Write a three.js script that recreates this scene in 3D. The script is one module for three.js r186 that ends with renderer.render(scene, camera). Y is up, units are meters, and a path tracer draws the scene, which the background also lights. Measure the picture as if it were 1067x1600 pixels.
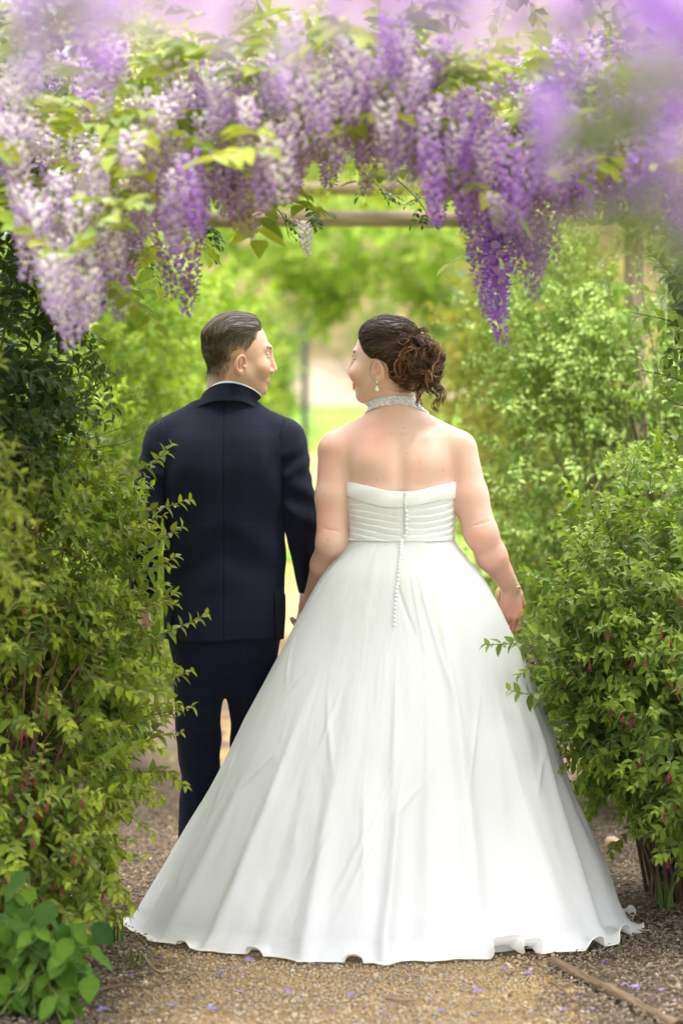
import * as THREE from 'three';
import { mergeGeometries } from 'three/addons/utils/BufferGeometryUtils.js';

// ---------------------------------------------------------------- camera, sky, sun, exposure
const scene = new THREE.Scene();
const W = 682, H = 1024;
const FPX = 3778, TILT = Math.atan2(98, FPX), CAM = new THREE.Vector3(0, 1.4, 7.07);
const camera = new THREE.PerspectiveCamera(2 * Math.atan(800 / FPX) * 180 / Math.PI, W / H, 0.1, 400);
camera.position.copy(CAM);
camera.rotation.set(-TILT, 0, 0);
camera.focus = 6.98;
camera.userData.fStop = 1.8;
scene.add(camera);

function skyTexture() {                                             // bright overcast, a little brighter overhead
  const w = 256, h = 128, d = new Float32Array(w * h * 4);
  for (let j = 0; j < h; j++) for (let i = 0; i < w; i++) {
    const up = Math.sin(((j + 0.5) / h - 0.5) * Math.PI), a = (i + 0.5) / w * Math.PI * 2;
    const s = Math.max(0, up), L = 1.9 * (1 + 1.6 * s) / 2.6 * (1 + 0.05 * Math.sin(a * 3 + 5 * s) * (1 - s)), k = (j * w + i) * 4;
    d[k] = L * 0.97; d[k + 1] = L * 0.99; d[k + 2] = L * 1.09; d[k + 3] = 1;
  }
  const t = new THREE.DataTexture(d, w, h, THREE.RGBAFormat, THREE.FloatType);
  t.mapping = THREE.EquirectangularReflectionMapping; t.magFilter = THREE.LinearFilter; t.needsUpdate = true;
  return t;
}
scene.background = scene.environment = skyTexture();
const sun = new THREE.DirectionalLight(new THREE.Color(1, 0.96, 0.9), 2.4);
sun.position.set(2.6, 12, 1.2); sun.target.position.set(0, 0, 0);
sun.castShadow = true; sun.shadow.radius = 24; sun.shadow.mapSize.set(2048, 2048);
Object.assign(sun.shadow.camera, { left: -14, right: 14, top: 14, bottom: -14, near: 0.5, far: 60 });
scene.add(sun, sun.target);

const renderer = new THREE.WebGLRenderer({ antialias: true });
renderer.setSize(W, H);
renderer.toneMapping = THREE.LinearToneMapping;
renderer.toneMappingExposure = 3.0;
renderer.shadowMap.enabled = true;

// ---------------------------------------------------------------- small helpers
function rng(seed) { let s = seed >>> 0; return () => { s = (s + 0x6d2b79f5) >>> 0; let t = Math.imul(s ^ (s >>> 15), 1 | s); t = (t + Math.imul(t ^ (t >>> 7), 61 | t)) ^ t; return ((t ^ (t >>> 14)) >>> 0) / 4294967296; }; }
const lerp = (a, b, t) => a + (b - a) * t, clamp = (x, a, b) => Math.min(b, Math.max(a, x));
const sst = (a, b, x) => { const t = clamp((x - a) / (b - a), 0, 1); return t * t * (3 - 2 * t); };
const V = (x, y, z) => new THREE.Vector3(x, y, z);
const HT = new Float32Array(4096); { const r = rng(77); for (let i = 0; i < 4096; i++) HT[i] = r(); }
const hash = (i, j, k) => HT[(Math.imul(i, 73856093) ^ Math.imul(j, 19349663) ^ Math.imul(k, 83492791)) >>> 7 & 4095];
function vn(x, y, z) {                                              // value noise 0..1
  const i = Math.floor(x), j = Math.floor(y), k = Math.floor(z); let u = x - i, v = y - j, w = z - k;
  u = u * u * (3 - 2 * u); v = v * v * (3 - 2 * v); w = w * w * (3 - 2 * w);
  return lerp(lerp(lerp(hash(i, j, k), hash(i + 1, j, k), u), lerp(hash(i, j + 1, k), hash(i + 1, j + 1, k), u), v),
    lerp(lerp(hash(i, j, k + 1), hash(i + 1, j, k + 1), u), lerp(hash(i, j + 1, k + 1), hash(i + 1, j + 1, k + 1), u), v), w);
}
const fbm = (x, y, z, n = 4) => { let s = 0, a = 0.5; for (let i = 0; i < n; i++) { s += a * vn(x, y, z); a *= 0.5; x = x * 2.03 + 11.3; y = y * 2.03 + 4.7; z = z * 2.03 + 8.1; } return s; };
const ct = Math.cos(TILT), st = Math.sin(TILT);
function at(px, py, d) {                                            // a point d metres in front of the lens, from its place in the 1067 x 1600 photograph
  const x = (px - 533.5) / FPX * d, y = -(py - 800) / FPX * d;
  return V(x, CAM.y + y * ct - d * st, CAM.z - d * ct - y * st);
}
function project(p) {
  const y0 = p.y - CAM.y, z0 = CAM.z - p.z, d = z0 * ct - y0 * st, y = y0 * ct + z0 * st;
  return [533.5 + p.x * FPX / d, 800 - y * FPX / d, d];
}
const used = new Map();
function numbered(n) { const k = used.get(n) ?? 0; used.set(n, k + 1); return k ? n + '_' + String(k).padStart(3, '0') : n; }
function tag(o, label, category, group, kind) { if (label) o.userData.label = label; if (category) o.userData.category = category; if (group) o.userData.group = group; if (kind) o.userData.kind = kind; return o; }
function thing(name, pos, label, category, group) { const o = new THREE.Group(); o.name = numbered(name); o.position.set(...pos); scene.add(o); return tag(o, label, category, group); }
function mesh(name, geo, mat, parent = scene, kind) { const m = new THREE.Mesh(geo, mat); m.name = parent === scene ? numbered(name) : name; m.castShadow = m.receiveShadow = true; if (kind) m.userData.kind = kind; parent.add(m); return m; }
const col = (r, g, b) => new THREE.Color().setRGB(r, g, b);
function geoOf(pos, idx, nor, colr, uv) {
  const g = new THREE.BufferGeometry(); g.setAttribute('position', new THREE.BufferAttribute(new Float32Array(pos), 3));
  if (idx) g.setIndex(idx.length > 65535 || pos.length > 190000 ? new THREE.BufferAttribute(new Uint32Array(idx), 1) : idx);
  if (colr) g.setAttribute('color', new THREE.BufferAttribute(new Float32Array(colr), 3));
  if (uv) g.setAttribute('uv', new THREE.BufferAttribute(new Float32Array(uv), 2));
  if (nor) g.setAttribute('normal', new THREE.BufferAttribute(new Float32Array(nor), 3)); else g.computeVertexNormals();
  return g;
}
function instances(name, geo, mat, mats, cols, parent) {
  const m = new THREE.InstancedMesh(geo, mat, mats.length); m.name = parent === scene ? numbered(name) : name; m.castShadow = m.receiveShadow = true;
  mats.forEach((x, i) => m.setMatrixAt(i, x));
  if (cols) cols.forEach((c, i) => m.setColorAt(i, c));
  m.userData.kind = 'stuff'; parent.add(m); return m;
}
class Tubes {                                                       // many thin tapered tubes gathered into one geometry
  constructor() { this.p = []; this.n = []; this.i = []; this.c = []; this.u = []; }
  add(pts, r0, r1, sides = 5, color = null, flat = 1, cap = false) {
    const n = pts.length, base = this.p.length / 3, t = V(0, 0, 0), a = V(0, 0, 0), b = V(0, 0, 0); let prev = null, len = 0;
    for (let k = 0; k < n; k++) {
      t.subVectors(pts[Math.min(n - 1, k + 1)], pts[Math.max(0, k - 1)]).normalize();
      if (!prev) { a.set(Math.abs(t.y) > 0.9 ? 1 : 0, Math.abs(t.y) > 0.9 ? 0 : 1, 0); } else a.copy(prev);
      a.addScaledVector(t, -a.dot(t)).normalize(); b.crossVectors(t, a); prev = a.clone();
      const s = k / (n - 1), r = typeof r0 === 'function' ? r0(s) : lerp(r0, r1, s); if (k) len += pts[k].distanceTo(pts[k - 1]);
      for (let q = 0; q < sides; q++) {
        const g = q / sides * Math.PI * 2, c = Math.cos(g), e = Math.sin(g) * flat;
        this.p.push(pts[k].x + (a.x * c + b.x * e) * r, pts[k].y + (a.y * c + b.y * e) * r, pts[k].z + (a.z * c + b.z * e) * r);
        this.n.push(a.x * c + b.x * e, a.y * c + b.y * e, a.z * c + b.z * e); this.u.push(q / sides, len);
        if (color) { const cc = typeof color === 'function' ? color(s, q) : color; this.c.push(cc.r, cc.g, cc.b); }
      }
    }
    for (let k = 0; k < n - 1; k++) for (let q = 0; q < sides; q++) {
      const e = (q + 1) % sides, A = base + k * sides + q, B = base + k * sides + e, C = A + sides, D = B + sides;
      this.i.push(A, B, C, B, D, C);
    }
    if (cap) for (const k of [0, n - 1]) for (let q = 1; q < sides - 1; q++) { const z = base + k * sides; if (k) this.i.push(z, z + q, z + q + 1); else this.i.push(z, z + q + 1, z + q); }
  }
  geo() { return geoOf(this.p, this.i, this.n, this.c.length ? this.c : null, this.u); }
}
const tube = (pts, r0, r1, sides = 6, flat = 1) => { const t = new Tubes(); t.add(pts, r0, r1, sides, null, flat, true); return t.geo(); };
const curve = (pts, n) => new THREE.CatmullRomCurve3(pts).getPoints(n);

// grey noise textures that tile; fn(u, v) -> 0..1
function dataTex(n, fn, srgb, channels = 1) {
  const d = new Uint8Array(n * n * 4);
  for (let j = 0; j < n; j++) for (let i = 0; i < n; i++) { const v = fn((i + 0.5) / n, (j + 0.5) / n), k = (j * n + i) * 4; if (channels === 1) d[k] = d[k + 1] = d[k + 2] = clamp(v, 0, 1) * 255; else { d[k] = clamp(v[0], 0, 1) * 255; d[k + 1] = clamp(v[1], 0, 1) * 255; d[k + 2] = clamp(v[2], 0, 1) * 255; } d[k + 3] = 255; }
  const t = new THREE.DataTexture(d, n, n); t.wrapS = t.wrapT = THREE.RepeatWrapping; t.magFilter = THREE.LinearFilter; t.minFilter = THREE.LinearMipmapLinearFilter; t.generateMipmaps = true;
  if (srgb) t.colorSpace = THREE.SRGBColorSpace; t.needsUpdate = true; return t;
}
// noise on a torus of period p, so that it tiles
const tnoise = (u, v, p, s) => { const x = u * p, y = v * p, i = Math.floor(x), j = Math.floor(y); let a = x - i, b = y - j; a = a * a * (3 - 2 * a); b = b * b * (3 - 2 * b); const m = (q) => ((q % p) + p) % p; return lerp(lerp(hash(m(i), m(j), s), hash(m(i + 1), m(j), s), a), lerp(hash(m(i), m(j + 1), s), hash(m(i + 1), m(j + 1), s), a), b); };
const tfbm = (u, v, p, s, n = 4) => { let r = 0, a = 0.5; for (let i = 0; i < n; i++) { r += a * tnoise(u, v, p, s + i); p *= 2; a *= 0.5; } return r / (1 - Math.pow(0.5, n)); };

// ---------------------------------------------------------------- rounded bodies from distance fields
const smin = (a, b, k) => { const h = Math.max(k - Math.abs(a - b), 0) / k; return Math.min(a, b) - h * h * k * 0.25; };
const smax = (a, b, k) => -smin(-a, -b, k);
const sph = (x, y, z, r) => Math.sqrt(x * x + y * y + z * z) - r;
const ell = (x, y, z, a, b, c) => { const k0 = Math.sqrt((x / a) ** 2 + (y / b) ** 2 + (z / c) ** 2), k1 = Math.sqrt((x / a / a) ** 2 + (y / b / b) ** 2 + (z / c / c) ** 2); return k1 < 1e-9 ? -Math.min(a, b, c) : k0 * (k0 - 1) / k1; };
function cap(x, y, z, ax, ay, az, bx, by, bz, r0, r1) {
  const px = x - ax, py = y - ay, pz = z - az, qx = bx - ax, qy = by - ay, qz = bz - az;
  const h = clamp((px * qx + py * qy + pz * qz) / (qx * qx + qy * qy + qz * qz), 0, 1);
  return Math.sqrt((px - qx * h) ** 2 + (py - qy * h) ** 2 + (pz - qz * h) ** 2) - (r0 + (r1 - r0) * h);
}
const bone = (x, y, z, a, b, r0, r1) => cap(x, y, z, a[0], a[1], a[2], b[0], b[1], b[2], r0, r1);
// torso and the like: an ellipse in plan whose half-widths follow a table [y, rx, rz, cx, cz] from low to high
function loft(T, y) {
  let i = 0; while (i < T.length - 2 && y > T[i + 1][0]) i++;
  const a = T[i], b = T[i + 1], A = T[Math.max(0, i - 1)], B = T[Math.min(T.length - 1, i + 2)], h = b[0] - a[0], t = clamp((y - a[0]) / h, 0, 1), o = [];
  for (let c = 1; c < 5; c++) {
    const m0 = (b[c] - A[c]) / (b[0] - A[0] || 1) * h, m1 = (B[c] - a[c]) / (B[0] - a[0] || 1) * h;
    o.push((2 * t ** 3 - 3 * t * t + 1) * a[c] + (t ** 3 - 2 * t * t + t) * m0 + (3 * t * t - 2 * t ** 3) * b[c] + (t ** 3 - t * t) * m1);
  }
  return o;
}
function loftD(T, x, y, z) {
  const [rx, rz, cx, cz] = loft(T, y), X = x - cx, Z = z - cz, k0 = Math.sqrt((X / rx) ** 2 + (Z / rz) ** 2), k1 = Math.sqrt((X / rx / rx) ** 2 + (Z / rz / rz) ** 2);
  const d = k1 < 1e-9 ? -Math.min(rx, rz) : k0 * (k0 - 1) / k1, e = Math.max(T[0][0] - y, y - T[T.length - 1][0]);
  return e > 0 ? Math.max(d * 0.9, e) : d * 0.9;
}
function nets(f, lo, hi, cell, colorAt, uvAt) {                     // surface nets
  const nx = Math.ceil((hi[0] - lo[0]) / cell) + 1, ny = Math.ceil((hi[1] - lo[1]) / cell) + 1, nz = Math.ceil((hi[2] - lo[2]) / cell) + 1, F = new Float32Array(nx * ny * nz), B = 8, R = cell * B * 0.5 * 1.7321 * 1.35 + cell;
  const X = (i) => lo[0] + i * cell, Y = (j) => lo[1] + j * cell, Z = (k) => lo[2] + k * cell, id = (i, j, k) => (k * ny + j) * nx + i;
  for (let k0 = 0; k0 < nz; k0 += B) for (let j0 = 0; j0 < ny; j0 += B) for (let i0 = 0; i0 < nx; i0 += B) {
    const c = f(X(i0 + B / 2), Y(j0 + B / 2), Z(k0 + B / 2)), far = Math.abs(c) > R;
    for (let k = k0; k < Math.min(nz, k0 + B); k++) for (let j = j0; j < Math.min(ny, j0 + B); j++) for (let i = i0; i < Math.min(nx, i0 + B); i++) F[id(i, j, k)] = far ? c : f(X(i), Y(j), Z(k));
  }
  const vi = new Int32Array(nx * ny * nz).fill(-1), P = [], N = [], I = [], C = colorAt ? [] : null, U = uvAt ? [] : null, e = cell * 0.4;
  const E = [[0, 1], [2, 3], [4, 5], [6, 7], [0, 2], [1, 3], [4, 6], [5, 7], [0, 4], [1, 5], [2, 6], [3, 7]], v = new Float32Array(8);
  for (let k = 0; k < nz - 1; k++) for (let j = 0; j < ny - 1; j++) for (let i = 0; i < nx - 1; i++) {
    const o = id(i, j, k); let m = 0;
    for (let q = 0; q < 8; q++) { v[q] = F[o + (q & 1) + ((q >> 1) & 1) * nx + (q >> 2) * nx * ny]; if (v[q] < 0) m |= 1 << q; }
    if (m === 0 || m === 255) continue;
    let x = 0, y = 0, z = 0, n = 0;
    for (const [a, b] of E) if ((v[a] < 0) !== (v[b] < 0)) { const t = v[a] / (v[a] - v[b]); x += lerp(a & 1, b & 1, t); y += lerp((a >> 1) & 1, (b >> 1) & 1, t); z += lerp(a >> 2, b >> 2, t); n++; }
    x = X(i) + x / n * cell; y = Y(j) + y / n * cell; z = Z(k) + z / n * cell;
    let gx, gy, gz, g;
    for (let it = 0; it < 2; it++) {
      gx = f(x + e, y, z) - f(x - e, y, z); gy = f(x, y + e, z) - f(x, y - e, z); gz = f(x, y, z + e) - f(x, y, z - e); g = Math.hypot(gx, gy, gz) || 1; gx /= g; gy /= g; gz /= g;
      if (it === 0) { const d = clamp(f(x, y, z) / Math.max(0.3, g / (2 * e)), -cell * 0.5, cell * 0.5); x -= gx * d; y -= gy * d; z -= gz * d; }
    }
    vi[o] = P.length / 3; P.push(x, y, z); N.push(gx, gy, gz);
    if (C) C.push(...colorAt(x, y, z, gx, gy, gz)); if (U) U.push(...uvAt(x, y, z));
  }
  const quad = (a, b, c, d, flip) => { if (a < 0 || b < 0 || c < 0 || d < 0) return; if (flip) I.push(a, c, b, b, c, d); else I.push(a, b, c, b, d, c); };
  for (let k = 0; k < nz - 1; k++) for (let j = 0; j < ny - 1; j++) for (let i = 0; i < nx - 1; i++) {
    const o = id(i, j, k), s = F[o] < 0;
    if (j && k && s !== F[o + 1] < 0) quad(vi[o - nx - nx * ny], vi[o - nx * ny], vi[o - nx], vi[o], !s);
    if (i && k && s !== F[o + nx] < 0) quad(vi[o - 1 - nx * ny], vi[o - 1], vi[o - nx * ny], vi[o], !s);
    if (i && j && s !== F[o + nx * ny] < 0) quad(vi[o - 1 - nx], vi[o - nx], vi[o - 1], vi[o], !s);
  }
  return geoOf(P, I, N, C, U);
}
// ---------------------------------------------------------------- ground, path, lawn, distance
const hill = (x, z) => { const d = -z; return 0.0 + 3.2 * sst(13, 44, d) + 0.05 * (vn(x * 0.3, 1, z * 0.3) - 0.5) * sst(6, 12, d); };
const grassTex = dataTex(256, (u, v) => { const n = tfbm(u, v, 12, 3), m = tnoise(u, v, 96, 9); return [0.25 + 0.16 * n + 0.1 * m, 0.37 + 0.18 * n + 0.1 * m, 0.08 + 0.05 * n]; }, true, 3);
const gravelTex = dataTex(512, (u, v) => { const n = tfbm(u, v, 6, 21), m = tnoise(u, v, 128, 5) * 0.6 + tnoise(u, v, 64, 6) * 0.4; const k = 0.6 + 0.2 * (n - 0.5) + 0.3 * (m - 0.5); return [k, k * 0.875, k * 0.64]; }, true, 3);
const gravelBump = dataTex(512, (u, v) => tnoise(u, v, 128, 5) * 0.6 + tnoise(u, v, 64, 6) * 0.4);
const soilTex = dataTex(512, (u, v) => { const n = tfbm(u, v, 8, 41), m = tnoise(u, v, 100, 43); const k = 0.34 + 0.26 * (n - 0.5) + 0.3 * (m - 0.5); return [k, k * 0.8, k * 0.6]; }, true, 3);
const soilBump = dataTex(256, (u, v) => tfbm(u, v, 16, 51));
function sheet(x0, x1, z0, z1, nx, nz, yf, edge) {                   // uv in metres
  const p = [], u = [], idx = [];
  for (let j = 0; j <= nz; j++) for (let i = 0; i <= nx; i++) {
    let a = lerp(x0, x1, i / nx); const z = lerp(z0, z1, j / nz); if (edge) a = edge(i / nx, z);
    p.push(a, yf(a, z), z); u.push(a, z);
  }
  for (let j = 0; j < nz; j++) for (let i = 0; i < nx; i++) { const a = j * (nx + 1) + i, b = a + 1, c = a + nx + 1, d = c + 1; idx.push(a, c, b, b, c, d); }
  return geoOf(p, idx, null, null, u);
}
const rep = (t, s) => { const c = t.clone(); c.repeat.set(s, s); c.needsUpdate = true; return c; };
const M = {};
M.grass = new THREE.MeshStandardMaterial({ map: rep(grassTex, 0.7), roughness: 0.95 });
M.gravel = new THREE.MeshStandardMaterial({ map: rep(gravelTex, 1.6), bumpMap: rep(gravelBump, 1.6), bumpScale: 0.006, roughness: 0.95, color: col(0.82, 0.7, 0.52) });
M.soil = new THREE.MeshStandardMaterial({ map: rep(soilTex, 2), bumpMap: rep(soilBump, 2), bumpScale: 0.012, roughness: 1 });
tag(mesh('lawn', sheet(-120, 120, 60, -200, 120, 200, (x, z) => hill(x, z) - 0.008), M.grass), 'bright green mown lawn rising gently beyond the garden tunnel', 'lawn', null, 'structure');
tag(mesh('soil_border', sheet(-3.2, 3.2, 9, -11, 90, 260, (x, z) => hill(x, z) - 0.003 + 0.012 * (vn(x * 9, 2, z * 9) - 0.5) * sst(0.35, 0.7, Math.abs(x)) + 0.05 * sst(0.7, 1.3, Math.abs(x))), M.soil), 'brown mulched earth on both sides of the gravel path', 'soil', null, 'structure');
const pathHalf = (s, z) => 0.6 + 0.1 * (fbm(z * 2.1, s * 5, 3) - 0.5) + 0.12 * (vn(z * 0.7, s * 9, 5) - 0.5) + 0.35 * sst(3, 14, -z);
const pathX = (z) => 0.02 + 0.35 * sst(4, 30, -z);
tag(mesh('gravel_path', sheet(0, 1, 9, -27, 40, 420, (x, z) => hill(x, z) + 0.004 + 0.006 * fbm(x * 22, 1, z * 22) - 0.012 * sst(0.38, 0.66, Math.abs(x - pathX(z))), (s, z) => pathX(z) + lerp(-1, 1, s) * pathHalf(s > 0.5 ? 1 : 0, z)), M.gravel), 'sandy gravel path running straight under the wisteria', 'path', null, 'structure');
// a pale gravel yard far up the slope
tag(mesh('gravel_yard', sheet(-1.2, 5.5, -31.5, -42, 30, 24, (x, z) => hill(x, z) + 0.03), new THREE.MeshStandardMaterial({ map: rep(dataTex(128, (u, v) => { const k = 0.46 + 0.08 * (tfbm(u, v, 8, 3) - 0.5); return [k * 1.1, k * 0.97, k * 0.76]; }, true, 3), 0.4), roughness: 1 })), 'pale gravel yard in front of the far house', 'yard', null, 'structure');

{ // loose gravel on the path and wood chips on the borders
  const r = rng(5), st1 = new THREE.IcosahedronGeometry(1, 0), mats = [], cols = [], m4 = new THREE.Matrix4(), q = new THREE.Quaternion(), e = new THREE.Euler();
  for (let i = 0; i < 52000; i++) {
    const z = lerp(-3.0, 1.75, Math.pow(r(), 0.75)), x = pathX(z) + (r() + r() + r() - 1.5) * 0.98; if (Math.abs(x) > 0.95) continue;
    const edge = sst(0.5, 0.75, Math.abs(x - pathX(z))); if (r() < edge * 0.85) continue;
    const w0 = r(), s = (w0 < 0.006 ? 0.0085 : w0 < 0.04 ? 0.0052 : 0.0022) + 0.0026 * r() * r();
    e.set(r() * 6, r() * 6, r() * 6); q.setFromEuler(e);
    mats.push(m4.clone().compose(V(x, 0.006 + s * 0.25 + 0.006 * fbm(x * 22, 1, z * 22), z), q, V(s * (0.8 + 0.6 * r()), s * (0.55 + 0.4 * r()), s)));
    const k = 0.19 + 0.2 * r() + 0.14 * (fbm(x * 3, 7, z * 3) - 0.5), w = r(); cols.push(w < 0.1 ? col(k * 0.7, k * 0.58, k * 0.45) : w < 0.25 ? col(k * 1.25, k * 1.12, k * 0.9) : col(k * 1.2, k * 0.9, k * 0.52));
  }
  tag(instances('loose_gravel', st1, new THREE.MeshStandardMaterial({ roughness: 0.9 }), mats, cols, scene), 'fine tan grit lying loose over the path', 'gravel');
  const chip = new THREE.BoxGeometry(1, 1, 1, 2, 1, 1), cp = chip.attributes.position; for (let i = 0; i < cp.count; i++) { const x = cp.getX(i); cp.setZ(i, cp.getZ(i) * (1 - 0.7 * Math.abs(x)) + 0.25 * x * x); cp.setY(i, cp.getY(i) + 0.35 * Math.cos(x * 3)); } chip.computeVertexNormals();
  const m2 = [], c2 = [];
  for (let i = 0; i < 30000; i++) {
    const z = lerp(-3.2, 1.6, Math.pow(r(), 0.7)), sd = r() < 0.5 ? -1 : 1, x = pathX(z) + sd * (0.3 + 0.85 * Math.pow(r(), 0.6)), ed = sst(0.34, 0.66, Math.abs(x - pathX(z)));
    if (r() > ed + 0.06 + (z < -0.4 && x < 0 ? 0.35 : 0)) continue;
    const L = 0.007 + 0.02 * r() * r(); e.set((r() - 0.5) * 0.9, r() * 6.3, (r() - 0.5) * 0.8); q.setFromEuler(e);
    m2.push(m4.clone().compose(V(x, 0.008 + 0.012 * r() + 0.05 * sst(0.7, 1.3, Math.abs(x)), z), q, V(L, 0.0015 + 0.002 * r(), 0.003 + 0.005 * r())));
    const k = 0.05 + 0.13 * r() * r() + 0.04 * r(); c2.push(r() < 0.15 ? col(k * 2.1, k * 1.7, k * 1.15) : col(k * 1.35, k, k * 0.62));
  }
  tag(instances('wood_chip_mulch', chip, new THREE.MeshStandardMaterial({ roughness: 0.95 }), m2, c2, scene), 'brown bark chips and twiggy litter along the path edges', 'mulch');
}

// far house of pale stone on the slope, behind the hedges
{
  const y0 = hill(2, -46) - 0.05, h = thing('stone_house', [1.5, y0, -48], 'pale honey coloured stone house far off through the leafy arch', 'house');
  const wallM = new THREE.MeshStandardMaterial({ map: rep(dataTex(256, (u, v) => { const row = Math.floor(v * 16), sh = (row % 2) * 0.5, br = Math.floor(u * 8 + sh), n = hash(br % 8, row, 3), e = Math.min((v * 16) % 1, (u * 8 + sh) % 1) < 0.08 ? 0.1 : 0, k = 0.62 + 0.1 * n - e + 0.06 * (tfbm(u, v, 16, 2) - 0.5); return [k, k * 0.86, k * 0.62]; }, true, 3), 0.35), roughness: 0.95 });
  const uvBox = (w, hh, d, x, y, z) => { const g = new THREE.BoxGeometry(w, hh, d); g.translate(x, y, z); const p = g.attributes.position, n = g.attributes.normal, u = g.attributes.uv; for (let i = 0; i < p.count; i++) u.setXY(i, Math.abs(n.getX(i)) > 0.5 ? p.getZ(i) : p.getX(i), p.getY(i)); return g; };
  mesh('wall', uvBox(14, 5.6, 8, 0, 2.8, 0), wallM, h);
  const roofS = new THREE.Shape([new THREE.Vector2(-4.5, 0), new THREE.Vector2(4.5, 0), new THREE.Vector2(0, 3.6)]), rg = new THREE.ExtrudeGeometry(roofS, { depth: 14.6, bevelEnabled: false }); rg.rotateY(Math.PI / 2); rg.translate(-7.3, 5.6, 0);
  const roof = mesh('roof', rg, new THREE.MeshStandardMaterial({ color: col(0.16, 0.12, 0.1), roughness: 0.9 }), h);
  mesh('chimney', uvBox(0.9, 2, 0.9, 5, 8.9, 0), wallM, roof);
  const fr = new THREE.MeshStandardMaterial({ color: col(0.75, 0.75, 0.72), roughness: 0.5 }), gl = new THREE.MeshStandardMaterial({ color: col(0.03, 0.035, 0.04), roughness: 0.12 });
  for (const [x, y] of [[-5.2, 1.6], [3.6, 1.6], [5.8, 1.6], [-5.2, 4.2], [3.6, 4.2], [5.8, 4.2]]) { const w = mesh('window', uvBox(1.1, 1.3, 0.12, x, y, 4.02), fr, h); mesh('pane', uvBox(0.42, 1.1, 0.04, x - 0.26, y, 4.075), gl, w); mesh('pane', uvBox(0.42, 1.1, 0.04, x + 0.26, y, 4.075), gl, w); }
  const dr = mesh('door', uvBox(1, 2.1, 0.1, 0.7, 1.1, 4.03), new THREE.MeshStandardMaterial({ color: col(0.12, 0.2, 0.18), roughness: 0.4 }), h); const kn = new THREE.SphereGeometry(0.05, 10, 8); kn.translate(1.05, 1.1, 4.12); mesh('handle', kn, fr, dr);
}

// ---------------------------------------------------------------- wooden pergola
const woodTex = dataTex(256, (u, v) => { const g = tnoise(u + 0.05 * tnoise(u, v, 4, 7), v * 0.12 + 0.1, 40, 61), n = tfbm(u, v, 4, 62), k = 0.5 + 0.2 * (g - 0.5) + 0.24 * (n - 0.5); return [k * 1.08, k * 0.93, k * 0.76]; }, true, 3);
M.wood = new THREE.MeshStandardMaterial({ map: rep(woodTex, 1), bumpMap: rep(woodTex, 1), bumpScale: 0.004, roughness: 0.85 });
{
  const pg = thing('pergola', [0, 0, -3], 'weathered timber pergola of round posts and cross poles carrying the climbers', 'pergola');
  const r = rng(9), pole = (a, b, rad) => { const p = []; for (let i = 0; i <= 8; i++) { const v = a.clone().lerp(b, i / 8); v.x += (r() - 0.5) * 0.012; v.y += (r() - 0.5) * 0.012; v.z += (r() - 0.5) * 0.012; p.push(v); } return tube(p, (s) => rad * (1.05 - 0.12 * s), 0, 12); };
  for (const z of [4.2, 2.4, 0.7, -1.0, -2.9, -4.6, -6.4]) {
    for (const s of [-1, 1]) mesh('post', pole(V(s * (1.16 + 0.12 * r()), -0.2, z + 3), V(s * (1.16 + 0.06 * r()), z > 0 ? 2.65 : 2.42, z + 3), 0.045), M.wood, pg);
    if (z < -6) continue; const hh = z === -2.9 ? 2.33 : z < -4 ? 2.64 : z > 0 ? 2.68 : 2.47; mesh('cross_pole', pole(V(-1.5, hh, z + 3 + 0.1), V(1.5, hh + 0.012, z + 3 + 0.1), 0.034), M.wood, pg);
  }
  for (const s of [-1, 1]) mesh('side_rail', pole(V(s * 1.19, 2.74, -4), V(s * 1.19, 2.75, 7.6), 0.04), M.wood, pg);
}
// dark slim post beyond, left of the light yard
mesh('lamp_post', (() => { const b = at(477, 690, 22), g = [tube([V(b.x, hill(b.x, b.z), b.z), V(b.x, b.y, b.z), at(477, 505, 22)], 0.034, 0.03, 10), new THREE.SphereGeometry(0.045, 12, 8)]; const t = at(477, 503, 22); g[1].translate(t.x, t.y, t.z); return mergeGeometries([g[0].toNonIndexed(), g[1].toNonIndexed()]); })(), new THREE.MeshStandardMaterial({ color: col(0.02, 0.022, 0.025), roughness: 0.5 }));
tag(scene.children.at(-1), 'slim dark metal post standing on the lawn between the couple', 'post').name = 'metal_post';
// ---------------------------------------------------------------- plants
function leafGeo(width, fold, droop, seg, shape = 0.8, teeth = 0) {   // unit leaf along +z, face up
  const p = [], i = [], u = [], rows = teeth ? seg * 2 : seg;
  for (let k = 0; k <= rows; k++) {
    const s = k / rows; let w = Math.pow(Math.sin(Math.PI * Math.pow(s, shape)), 0.9) * width * 0.5; if (teeth && k % 2) w *= 1 + teeth; if (k === 0 || k === rows) w = 0.006;
    const y = -droop * s * s, e = fold * w * 2;
    p.push(-w, y + e, s, 0, y, s, w, y + e, s); u.push(0.5 - w, s, 0.5, s, 0.5 + w, s);
    if (k < rows) { const a = k * 3; i.push(a, a + 3, a + 1, a + 1, a + 3, a + 4, a + 1, a + 4, a + 2, a + 2, a + 4, a + 5); }
  }
  return geoOf(p, i, null, null, u);
}
const LEAF = { oval: leafGeo(0.55, 0.22, 0.18, 4), oval2: leafGeo(0.6, 0.3, 0.1, 2), lance: leafGeo(0.34, 0.25, 0.22, 4, 0.75), fuchsia: leafGeo(0.5, 0.24, 0.28, 3, 0.72, 0.1), round: leafGeo(0.74, 0.12, 0.22, 6, 0.86), tiny: leafGeo(0.62, 0.2, 0.05, 2) };
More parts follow.
